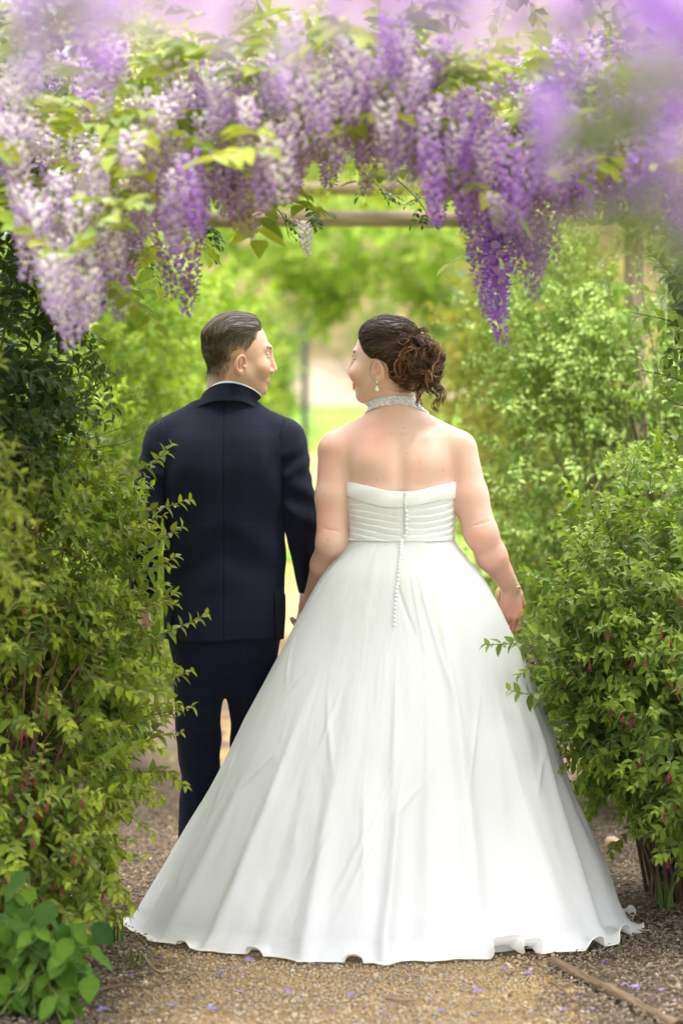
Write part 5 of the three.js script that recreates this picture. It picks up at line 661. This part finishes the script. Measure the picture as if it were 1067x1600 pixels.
{ // hair: brushed over from the parting, clipped at the sides
  const line = [[0.078, 0.2], [0.075, 0.088], [0.062, 0.074], [0.05, 0.066], [0.048, 0.048], [0.034, 0.03], [0.02, 0.012], [0.012, -0.018], [0.002, -0.014], [-0.006, 0.008], [-0.022, 0.004], [-0.024, -0.03], [-0.03, -0.058], [-0.036, -0.12], [-0.2, -0.13], [-0.2, 0.2]];
  const D = (x, y, z) => { const [a, b, c] = GH.l(x, y, z), s = polyDist(line, c, b), top = sst(0.035, 0.085, b + 0.1 * Math.max(0, -c - 0.04)); return smin(headCore(a, b, c, gk), smin(loftD(GT, x, y, z), cap(x, y, z, 0, 1.48, -0.02, 0.022, 1.62, -0.012, 0.059, 0.056), 0.03), 0.036) - (-0.0016 + (0.0048 + 0.0075 * top + 0.005 * sst(0.0, 0.07, c) * top) * sst(0, 0.03, s) * (0.35 + 0.65 * sst(-0.1, -0.03, b)) + 0.0011 * top * Math.sin(170 * (a + 0.35 * b) + 4 * vn(a * 40, b * 40, c * 16))); };
  const cf = (x, y, z) => { const [a, b, c] = GH.l(x, y, z), s = polyDist(line, c, b), k = 0.75 + 0.5 * vn(x * 300, y * 90, z * 300), f = (1 - sst(-0.004, 0.04 + 0.02 * sst(0, -0.05, b), s)) * (1 - sst(0.04, 0.075, b)), f2 = Math.max(f, sst(-0.03, -0.095, b) * 0.6); const sk = gSkin(x, y, z); return [lerp(0.05 * k, sk[0], f2), lerp(0.032 * k, sk[1], f2), lerp(0.019 * k, sk[2], f2)]; };
  const hair = mesh('hair', nets(D, [-0.12, 1.55, -0.16], [0.18, 1.84, 0.15], 0.0026, cf), new THREE.MeshPhysicalMaterial({ vertexColors: true, roughness: 0.5 }), groom), r = rng(501), tb = new Tubes();
  const onto = (p, off) => { for (let i = 0; i < 5; i++) { const e = 0.002, d = D(p.x, p.y, p.z) - off, g = V(D(p.x + e, p.y, p.z) - D(p.x - e, p.y, p.z), D(p.x, p.y + e, p.z) - D(p.x, p.y - e, p.z), D(p.x, p.y, p.z + e) - D(p.x, p.y, p.z - e)).normalize(); p.addScaledVector(g, -d); } return p; };
  for (let k = 0; k < 2600; k++) { // fine combed strands: over the top, then short and downward at the sides and nape
    const sd = r() < 0.5 ? 1 : -1, ang = 2.5 * r(), c0 = -0.01 - 0.098 * Math.cos(ang), b0 = lerp(-0.08, 0.13, Math.pow(r(), 0.7)); if (r() < 0.92 * sst(-0.02, -0.075, b0) || polyDist(line, c0, b0) < (b0 < 0.03 ? 0.014 : 0.004)) continue;
    const topk = sst(0.045, 0.085, b0 + 0.1 * Math.max(0, -c0 - 0.04)), p0 = onto(GH.w(sd * 0.077 * Math.sin(ang) * (b0 > 0.08 ? r() : 1), b0, c0), 0.0003), pts = [p0], n = 6, L = lerp(0.012, 0.04 + 0.025 * r(), topk);
    for (let q = 1; q <= n; q++) { const p = pts[q - 1].clone(), h = GH.l(p.x, p.y, p.z), dn = Math.max(1 - topk, sst(-0.02, -0.09, h[2])); p.add(GH.dir(0.3 * sd * topk, 0.05 * topk - 1.0 * dn, -1 + 0.7 * dn).multiplyScalar(L / n)); pts.push(onto(p, 0.0004 + 0.0008 * topk * Math.sin(q))); }
    const w = 0.6 + 0.8 * r(), c = r() < 0.22 ? col(0.15 * w, 0.1 * w, 0.06 * w) : col(0.05 * w, 0.033 * w, 0.02 * w); tb.add(pts, 0.00065, 0.0004, 3, () => c);
  }
  mesh('strands', tb.geo(), new THREE.MeshPhysicalMaterial({ vertexColors: true, roughness: 0.45 }), hair, 'stuff');
}
// suit
const checkTex = dataTex(512, (u, v) => { const line = (w, c, s) => Math.exp(-(((w - c + 1.5) % 1 - 0.5) ** 2) / (s * s)); let k = 0; for (const c of [0.1, 0.125, 0.15]) k += 0.32 * line(v, c, 0.004) + 0.22 * line(u, c, 0.004); k += 0.75 * line(u, 0.62, 0.0035) + 0.75 * line(v, 0.62, 0.0035); const n = tnoise(u, v, 256, 3) * 0.5 + 0.75, s = 1 - 0.12 * (Math.floor(u * 128 + v * 128) % 2); return [(0.075 + 0.1 * k) * n * s, (0.09 + 0.11 * k) * n * s, (0.16 + 0.16 * k) * n * s]; }, true, 3);
const clothBump = dataTex(256, (u, v) => 0.5 + 0.3 * Math.sin((u + v) * 402) + 0.2 * (tnoise(u, v, 128, 8) - 0.5));
M.suit = new THREE.MeshPhysicalMaterial({ map: rep(checkTex, 9), bumpMap: rep(clothBump, 14), bumpScale: 0.0012, roughness: 0.82, sheen: 0.25, sheenColor: col(0.25, 0.28, 0.4), sheenRoughness: 0.6, specularIntensity: 0.35 });
const JT = [[0.825, 0.176, 0.128, -0.004, 0.0], [0.9, 0.176, 0.129, 0, 0], [1.0, 0.178, 0.125, 0, 0], [1.1, 0.178, 0.12, 0, 0], [1.22, 0.186, 0.126, 0, 0.002], [1.34, 0.196, 0.128, 0, 0.004], [1.42, 0.196, 0.116, 0, 0.0], [1.47, 0.17, 0.098, 0, -0.006], [1.51, 0.12, 0.084, 0.002, -0.012], [1.55, 0.086, 0.078, 0.006, -0.016], [1.585, 0.074, 0.074, 0.012, -0.016]];
function wrinkle(x, y, z) { return 0.0055 * (fbm(x * 8, y * 5, z * 8, 3) - 0.47) * 2; }
function jacketD(x, y, z) {
  const ax = Math.abs(x); let d = loftD(JT, x, y, z);
  d = smin(d, cap(ax, y, z, 0.07, 1.508, -0.012, 0.178, 1.443, -0.004, 0.035, 0.05), 0.03); d -= 0.006 * Math.exp(-((ax - 0.095) ** 2) / 0.004 - ((y - 1.39) ** 2) / 0.008) * sst(0, 0.06, z);
  d += 0.0045 * Math.exp(-(x * x) / 0.0014) * sst(1.0, 1.2, y) * (1 - sst(1.42, 1.52, y)) * (z > 0 ? 1 : 0);     // hollow down the back
  d += 0.0022 * Math.exp(-((x - 0.0) ** 2) / 0.0000035) * (z > 0 && y < 1.53 ? 1 : 0);                              // centre seam
  d += wrinkle(x, y, z) + 0.005 * Math.sin(y * 34 + ax * 26 + 2 * vn(x * 8, y * 8, 1)) * Math.exp(-((y - 1.1) ** 2) / 0.012) * (z > 0 ? 1 : 0.4) + 0.0045 * Math.sin(ax * 60 + y * 22) * Math.exp(-((ax - 0.15) ** 2) / 0.0012 - ((y - 1.37) ** 2) / 0.006);
  if (z > 0) { const vent = 0.15 + 0.02 * (0.98 - y), open = sst(0.99, 0.96, y); d += 0.003 * open * Math.exp(-((ax - vent + 0.002) ** 2) / 0.000006); d -= 0.0058 * open * sst(vent - 0.0012, vent + 0.0012, ax) * sst(0, 0.02, z); }
  d = smax(d, -(y - (0.836 + 0.004 * Math.sin(x * 20))), 0.006); d = smax(d, y - 1.562 - 0.3 * (z - 0.06), 0.004);
  return d;
}
const armhole = (s) => (x, y, z) => { const nx = s * (s * x - 0.166), k = (s * x - 0.168) * 0.93 + (y - 1.45) * 0.3; return k; };
function sleeveD(x, y, z, s, e, w, sd) {
  let d = bone(x, y, z, s, e, 0.063, 0.053); d = smin(d, bone(x, y, z, e, w, 0.052, 0.04), 0.02); d = smin(d, ell(x - s[0] - sd * 0.004, y - s[1] + 0.03, z - s[2], 0.064, 0.075, 0.066), 0.025);
  const t = (y - w[1]) / (s[1] - w[1]);
  d += 0.0055 * Math.sin(y * 62 + sd * x * 48 + 3 * vn(x * 12, y * 12, z * 12)) * Math.exp(-((t - 0.5) ** 2) / 0.05) + 0.0035 * Math.sin(y * 95 - sd * x * 50 + z * 20) * Math.exp(-((t - 0.82) ** 2) / 0.012) + wrinkle(x, y, z);
  d = smax(d, -((sd * x - 0.164) * 0.94 + (1.445 - y) * 0.32), 0.004); d = smax(d, w[1] - 0.018 - y, 0.004); return d;
}
const uvT = (x, y, z) => [Math.atan2(x, z) * 0.165 / 1, y];
const jacket = mesh('jacket', nets((x, y, z) => jacketD(x, y, z), [-0.27, 0.82, -0.18], [0.27, 1.62, 0.18], 0.0055, null, (x, y, z) => z > -0.02 ? [x * (1 + 0.6 * x * x / 0.04 * 0.2), y] : [0.4 - x, y]), M.suit, groom);
for (const [s, e, w, sd] of [[gA.rs, gA.re, gA.rw, 1], [gA.ls, gA.le, gA.lw, -1]]) {
  mesh('sleeve', nets((x, y, z) => sleeveD(x, y, z, s, e, w, sd), [sd > 0 ? 0.12 : -0.34, 0.95, -0.17], [sd > 0 ? 0.34 : -0.12, 1.55, 0.14], 0.005, null, (x, y, z) => [x + 0.03 * sd + 0.13 * (y - 1.2) * sd, y * 1.02 + 0.013]), M.suit, jacket);
  const cf = mesh('shirt_cuff', tube([V(...w).add(V(0, 0.02, 0)), V(...w).add(V(0, -0.016, -0.004)), V(...w).add(V(0, -0.026, -0.005))], 0.034, 0.034, 18), new THREE.MeshStandardMaterial({ color: col(0.75, 0.76, 0.8), roughness: 0.7 }), groom);
}
{ // jacket collar fold and the shirt collar inside it
  const nk = (th, y, off) => { const s = Math.sin(th), c = Math.cos(th), cx = 0.012, cz = -0.016; let r = 0.14; for (let i = 0; i < 12; i++) r -= 0.8 * Math.min(groomBody(cx + s * r, y, cz + c * r), 9); return V(cx + s * (r + off), y, cz + c * (r + off)); };
  const sc = (a, b) => { const th = (a * 2 - 1) * Math.PI * 0.93, tilt = 0.05 * (1 - Math.cos(th)), y = lerp(1.555, 1.602, b) - tilt; return nk(th, y, b > 0.95 ? 0.0015 : 0.006); }; mesh('shirt_collar', gown(90, 10, sc), new THREE.MeshStandardMaterial({ color: col(0.74, 0.76, 0.82), roughness: 0.7, side: THREE.DoubleSide }), groom);
  const jc = (a, b) => { const th = (a * 2 - 1) * Math.PI * 0.62, tilt = 0.052 * (1 - Math.cos(th)), e = Math.abs(th) / (Math.PI * 0.62); if (b < 0.25) return nk(th, lerp(1.56, 1.596, b * 4) - tilt, 0.0085 + 0.004 * b); const k = (b - 0.25) / 0.75, y = 1.596 - tilt + 0.0025 * Math.sin(k * 3.14) - k * (0.052 - 0.01 * e), p = nk(th, Math.max(y, 1.5), 0.012 + 0.004 * Math.sin(k * 3)); const q = V(p.x - 0.012, 0, p.z + 0.016).normalize(); p.addScaledVector(q, 0.014 * k * k); p.y = y; return p; };
  mesh('collar', gown(90, 24, jc, (a, b) => [a * 0.4, b * 0.08]), M.suit, jacket);
}
function trouserD(x, y, z) {
  let T = 9, d = ell(x, y - 0.92, z, 0.163, 0.24, 0.118);
  for (const k of ['l', 'r']) { const [a, b, c] = legs[k]; let e = bone(x, y, z, a, b, 0.082, 0.061); e = smin(e, bone(x, y, z, b, c, 0.061, 0.052), 0.02); e += 0.0045 * Math.sin(y * 40 + x * 34 + 3 * vn(x * 8, y * 5, z * 8)) * (Math.exp(-((y - 0.5) ** 2) / 0.02) + 0.8 * Math.exp(-((y - 0.14) ** 2) / 0.006) + 0.7 * Math.exp(-((y - 0.78) ** 2) / 0.006)) + wrinkle(x, y, z) * 1.4 - 0.002 * Math.exp(-((x - lerp(a[0], c[0], 0.5)) ** 2) / 0.00003) * (z > 0 ? 1 : 0); T = smin(T, e, 0.008); }
  d = smin(d, T, 0.05);
  return smax(d, 0.045 - y, 0.004);
}
mesh('trousers', nets(trouserD, [-0.2, 0.03, -0.18], [0.2, 1.0, 0.16], 0.0065, null, (x, y, z) => [x * 1.1, y]), M.suit, groom);
for (const [x, z] of [[-0.088, -0.02], [0.092, -0.12]]) mesh('shoe', nets((a, b, c) => { let d = cap(a, b, c, x, 0.045, z + 0.06, x, 0.04, z - 0.14, 0.036, 0.036); d = smin(d, sph(a - x, b - 0.075, c - z - 0.05, 0.038), 0.03); return smax(d, 0.004 - b, 0.004); }, [x - 0.06, -0.004, z - 0.2], [x + 0.06, 0.13, z + 0.12], 0.005), new THREE.MeshStandardMaterial({ color: col(0.025, 0.018, 0.014), roughness: 0.3 }), groom);

// ================================================================ what she holds, and small things on the ground
{
  const w = V(0.163, 0, 0), h = V(...bArm.rw).add(w).add(V(0.022, -0.098, -0.035)), g = thing('bouquet', h.toArray(), 'rustic dried flower bouquet held head down by its stems in her right hand', 'bouquet'), r = rng(601), tb = new Tubes(), dry = new Tubes();
  for (let k = 0; k < 12; k++) { const e = V((r() - 0.5) * 0.08 + 0.05, -0.13 - 0.05 * r(), (r() - 0.5) * 0.06), c = r() < 0.5 ? col(0.16, 0.18, 0.06) : col(0.3, 0.24, 0.12); tb.add(curve([V((r() - 0.5) * 0.02 - 0.005, 0.06, (r() - 0.5) * 0.02), V(0, 0, (r() - 0.5) * 0.016), e], 8), 0.0022, 0.0018, 5, () => c); }
  for (let k = 0; k < 4; k++) tb.add([V(0, 0.0, 0.005), V(0.06 + 0.01 * k, -0.02 - 0.008 * k, 0.012)], 0.0018, 0.0014, 5, () => col(0.22, 0.3, 0.12));
  mesh('stems', tb.geo(), new THREE.MeshStandardMaterial({ vertexColors: true, roughness: 0.7 }), g, 'stuff');
  const fm = new THREE.MeshStandardMaterial({ vertexColors: true, roughness: 0.9, side: THREE.DoubleSide });
  for (let k = 0; k < 9; k++) { const t = new Tubes(), o = V(0.05 + (r() - 0.4) * 0.11, -0.11 - 0.06 * r(), 0.01 + (r() - 0.5) * 0.07), b = [[0.34, 0.17, 0.09], [0.26, 0.2, 0.15], [0.45, 0.38, 0.28], [0.36, 0.27, 0.2], [0.3, 0.22, 0.3]][k % 5]; for (let q = 0; q < 16; q++) { const d = rv(r).add(V(0, -0.5, 0.1)).normalize(), kk = 0.6 + 0.8 * r(), c = col(b[0] * kk, b[1] * kk, b[2] * kk); t.add([o.clone(), o.clone().addScaledVector(d, 0.012), o.clone().addScaledVector(d, 0.024).add(V(0, 0.004, 0))], (s) => 0.007 * Math.sin(0.5 + 2.4 * s), 0, 5, () => c, 0.3); } mesh('dried_flower', t.geo(), fm, g); }
  mesh('twine', tube([...Array(30)].map((_, i) => V(Math.cos(i * 0.9) * 0.012 + 0.03, -0.08 - i * 0.0007, Math.sin(i * 0.9) * 0.012)), 0.0022, 0.0022, 5), new THREE.MeshStandardMaterial({ color: col(0.42, 0.36, 0.12), roughness: 0.9 }), g);
  const wr = V(...bArm.rw).add(w), bt = tag(mesh('ribbon_bracelet', mergeGeometries([tube(curve([V(wr.x - 0.02, wr.y - 0.004, wr.z - 0.018), V(wr.x - 0.031, wr.y - 0.014, wr.z - 0.022), V(wr.x - 0.036, wr.y - 0.034, wr.z - 0.02), V(wr.x - 0.03, wr.y - 0.055, wr.z - 0.022)], 14), (s) => 0.009 + 0.004 * Math.sin(s * 5), 0, 8, 0.18), tube([...Array(25)].map((_, i) => { const a = i / 24 * 6.283; return V(wr.x + Math.cos(a) * 0.0275, wr.y + 0.002 * Math.cos(a), wr.z + Math.sin(a) * 0.0275); }), 0.0022, 0.0022, 6)]), new THREE.MeshStandardMaterial({ color: col(0.5, 0.36, 0.18), roughness: 0.7 })), 'gold brown ribbon bracelet on her right wrist beside the skirt', 'bracelet');
}
{ // log, stones, twigs, fallen petals
  const r = rng(701), logP = [[862, 1512], [905, 1534], [950, 1556], [1000, 1582], [1060, 1616]].map(([x, y]) => { const d = FPX * 1.4 / (y - 702); const p = at(x, y, d); p.y = 0.014; return p; });
  const lg = new Tubes(); lg.add(curve(logP, 26), (s) => 0.017 + 0.003 * Math.sin(s * 14) + 0.002 * Math.sin(s * 40), 0, 12, null, 0.8, true); tag(mesh('log_edging', lg.geo(), new THREE.MeshStandardMaterial({ map: rep(woodTex, 3), bumpMap: rep(woodTex, 3), bumpScale: 0.006, roughness: 0.95, color: col(0.55, 0.5, 0.42) })), 'weathered grey brown branch laid as path edging at the lower right', 'branch');
  const ground = (x, y) => { const d = FPX * 1.4 / (y - 702), p = at(x, y, d); p.y = 0.008; return p; };
  const rock = (x, y, s, c, label, grp) => { const g = new THREE.IcosahedronGeometry(1, 3), p = g.attributes.position, k = r() * 50; for (let i = 0; i < p.count; i++) { const v = V(p.getX(i), p.getY(i), p.getZ(i)), m = 0.75 + 0.5 * vn(v.x * 1.6 + k, v.y * 1.6, v.z * 1.6) + 0.06 * vn(v.x * 7 + k, v.y * 7, v.z * 7); p.setXYZ(i, v.x * m * s, v.y * m * s * 0.5, v.z * m * s * 0.7); } g.computeVertexNormals(); const m = mesh('stone', g, new THREE.MeshStandardMaterial({ color: col(...c), roughness: 0.9, bumpMap: rep(soilBump, 1), bumpScale: 0.003 })); m.position.copy(ground(x, y)); m.position.y += s * 0.2 + 0.02; m.rotation.y = r() * 6; tag(m, label, 'stone', grp); };
  rock(956, 1330, 0.034, [0.42, 0.32, 0.2], 'largest pale buff stone on the mulch right of the skirt'); rock(985, 1358, 0.012, [0.5, 0.42, 0.32], 'small white pebble just below the large buff stone'); rock(1016, 1344, 0.016, [0.36, 0.27, 0.18], 'brownish pebble near the right edge of the mulch'); rock(1000, 1310, 0.018, [0.4, 0.3, 0.2], 'brown pebble under the right fuchsia bush'); rock(1058, 1402, 0.016, [0.45, 0.38, 0.28], 'cream stone beside the upright blade leaves'); rock(560, 1578, 0.0, [0.3, 0.3, 0.3], 'x', '');
  const zz = scene.children.at(-1); scene.remove(zz); used.set('stone', used.get('stone') - 1);
  const twig = (pts, rad, c, label) => { const P = pts.map(([x, y]) => { const p = ground(x, y); p.y = 0.012 + rad + 0.006 * r(); return p; }); tag(mesh('twig', tube(curve(P, 14), rad, rad * 0.6, 7), new THREE.MeshStandardMaterial({ color: col(...c), roughness: 0.9, bumpMap: rep(woodTex, 4), bumpScale: 0.003 })), label, 'twig'); };
  twig([[604, 1570], [625, 1576], [646, 1574]], 0.006, [0.3, 0.2, 0.11], 'short brown twig lying in the middle of the gravel path'); twig([[150, 1560], [190, 1552], [240, 1556]], 0.005, [0.16, 0.1, 0.06], 'dark twig at the lower left beside the broad leaves'); twig([[420, 1500], [450, 1530], [470, 1526]].map(([x, y]) => [x - 200, y]), 0.005, [0.34, 0.25, 0.15], 'pale stick on the path edge below the left hem'); twig([[895, 1442], [930, 1449], [972, 1446]], 0.009, [0.06, 0.035, 0.02], 'dark broken stick under the right end of the hem'); twig([[1010, 1435], [1018, 1448], [1012, 1462]], 0.003, [0.4, 0.3, 0.18], 'thin curved straw on the mulch near the right hem'); twig([[985, 1300], [1010, 1330], [1060, 1322]], 0.004, [0.25, 0.17, 0.1], 'thin brown stick lying under the right bush'); twig([[925, 1425], [950, 1412], [985, 1404]], 0.003, [0.34, 0.24, 0.14], 'straw coloured stalk beside the skirt at right'); twig([[860, 1545], [880, 1560], [895, 1575]], 0.004, [0.2, 0.11, 0.06], 'reddish brown twig left of the branch edging');
  const pg = [0, 1, 2].map((k) => { const p = [], i = [], c = []; for (let q = 0; q < 3; q++) { const a = q * 2.1 + k, o = p.length / 3; for (let j = 0; j <= 3; j++) for (let e = -1; e <= 1; e++) { const s = j / 3, w = 0.005 * Math.sin(0.5 + 2.3 * s); p.push(Math.cos(a) * 0.011 * s - Math.sin(a) * w * e, 0.002 + 0.006 * s * (1 - 0.7 * s) + 0.002 * Math.abs(e) + 0.0015 * q, Math.sin(a) * 0.011 * s + Math.cos(a) * w * e); const m = 0.5 * s; c.push(lerp(0.3, 0.16, m), lerp(0.22, 0.09, m), lerp(0.42, 0.34, m)); } for (let j = 0; j < 3; j++) for (let e = 0; e < 2; e++) { const z = o + j * 3 + e; i.push(z, z + 3, z + 1, z + 1, z + 3, z + 4); } } return geoOf(p, i, null, c); });
  const spots = [[492, 1519], [640, 1520], [577, 1507], [390, 1510], [330, 1588], [375, 1563], [270, 1582], [250, 1510], [185, 1420], [240, 1308], [548, 1566], [600, 1594], [612, 1582], [785, 1522], [825, 1530], [865, 1523], [884, 1527], [955, 1500], [960, 1515], [975, 1548], [992, 1555], [1020, 1570], [1033, 1560], [1048, 1537], [1025, 1524], [990, 1490], [940, 1515], [905, 1570], [925, 1590], [830, 1595], [880, 1590], [1000, 1395], [1012, 1373], [1050, 1500], [345, 1530], [450, 1560], [520, 1590], [700, 1545], [745, 1560], [690, 1590], [980, 1450], [1055, 1575], [205, 1535], [160, 1590]];
  spots.forEach(([x, y], k) => { const m = mesh('fallen_petal', pg[k % 3], M.petal); m.position.copy(ground(x, y)); m.position.y += 0.006; m.rotation.set((r() - 0.5) * 0.6, r() * 6, (r() - 0.5) * 0.6); m.scale.setScalar(0.8 + 0.6 * r()); tag(m, 'small fallen violet wisteria blossom lying on the ground near the hem', 'petal', 'fallen wisteria blossoms on the path'); });
  for (let k = 0; k < 14; k++) { const p = ground(60 + 160 * r(), 1420 + 150 * r()), q = ground(870 + 190 * r(), 1300 + 200 * r()); for (const s of [p, q]) if (r() < 0.0) scene.add(s); }
}
renderer.render(scene, camera);
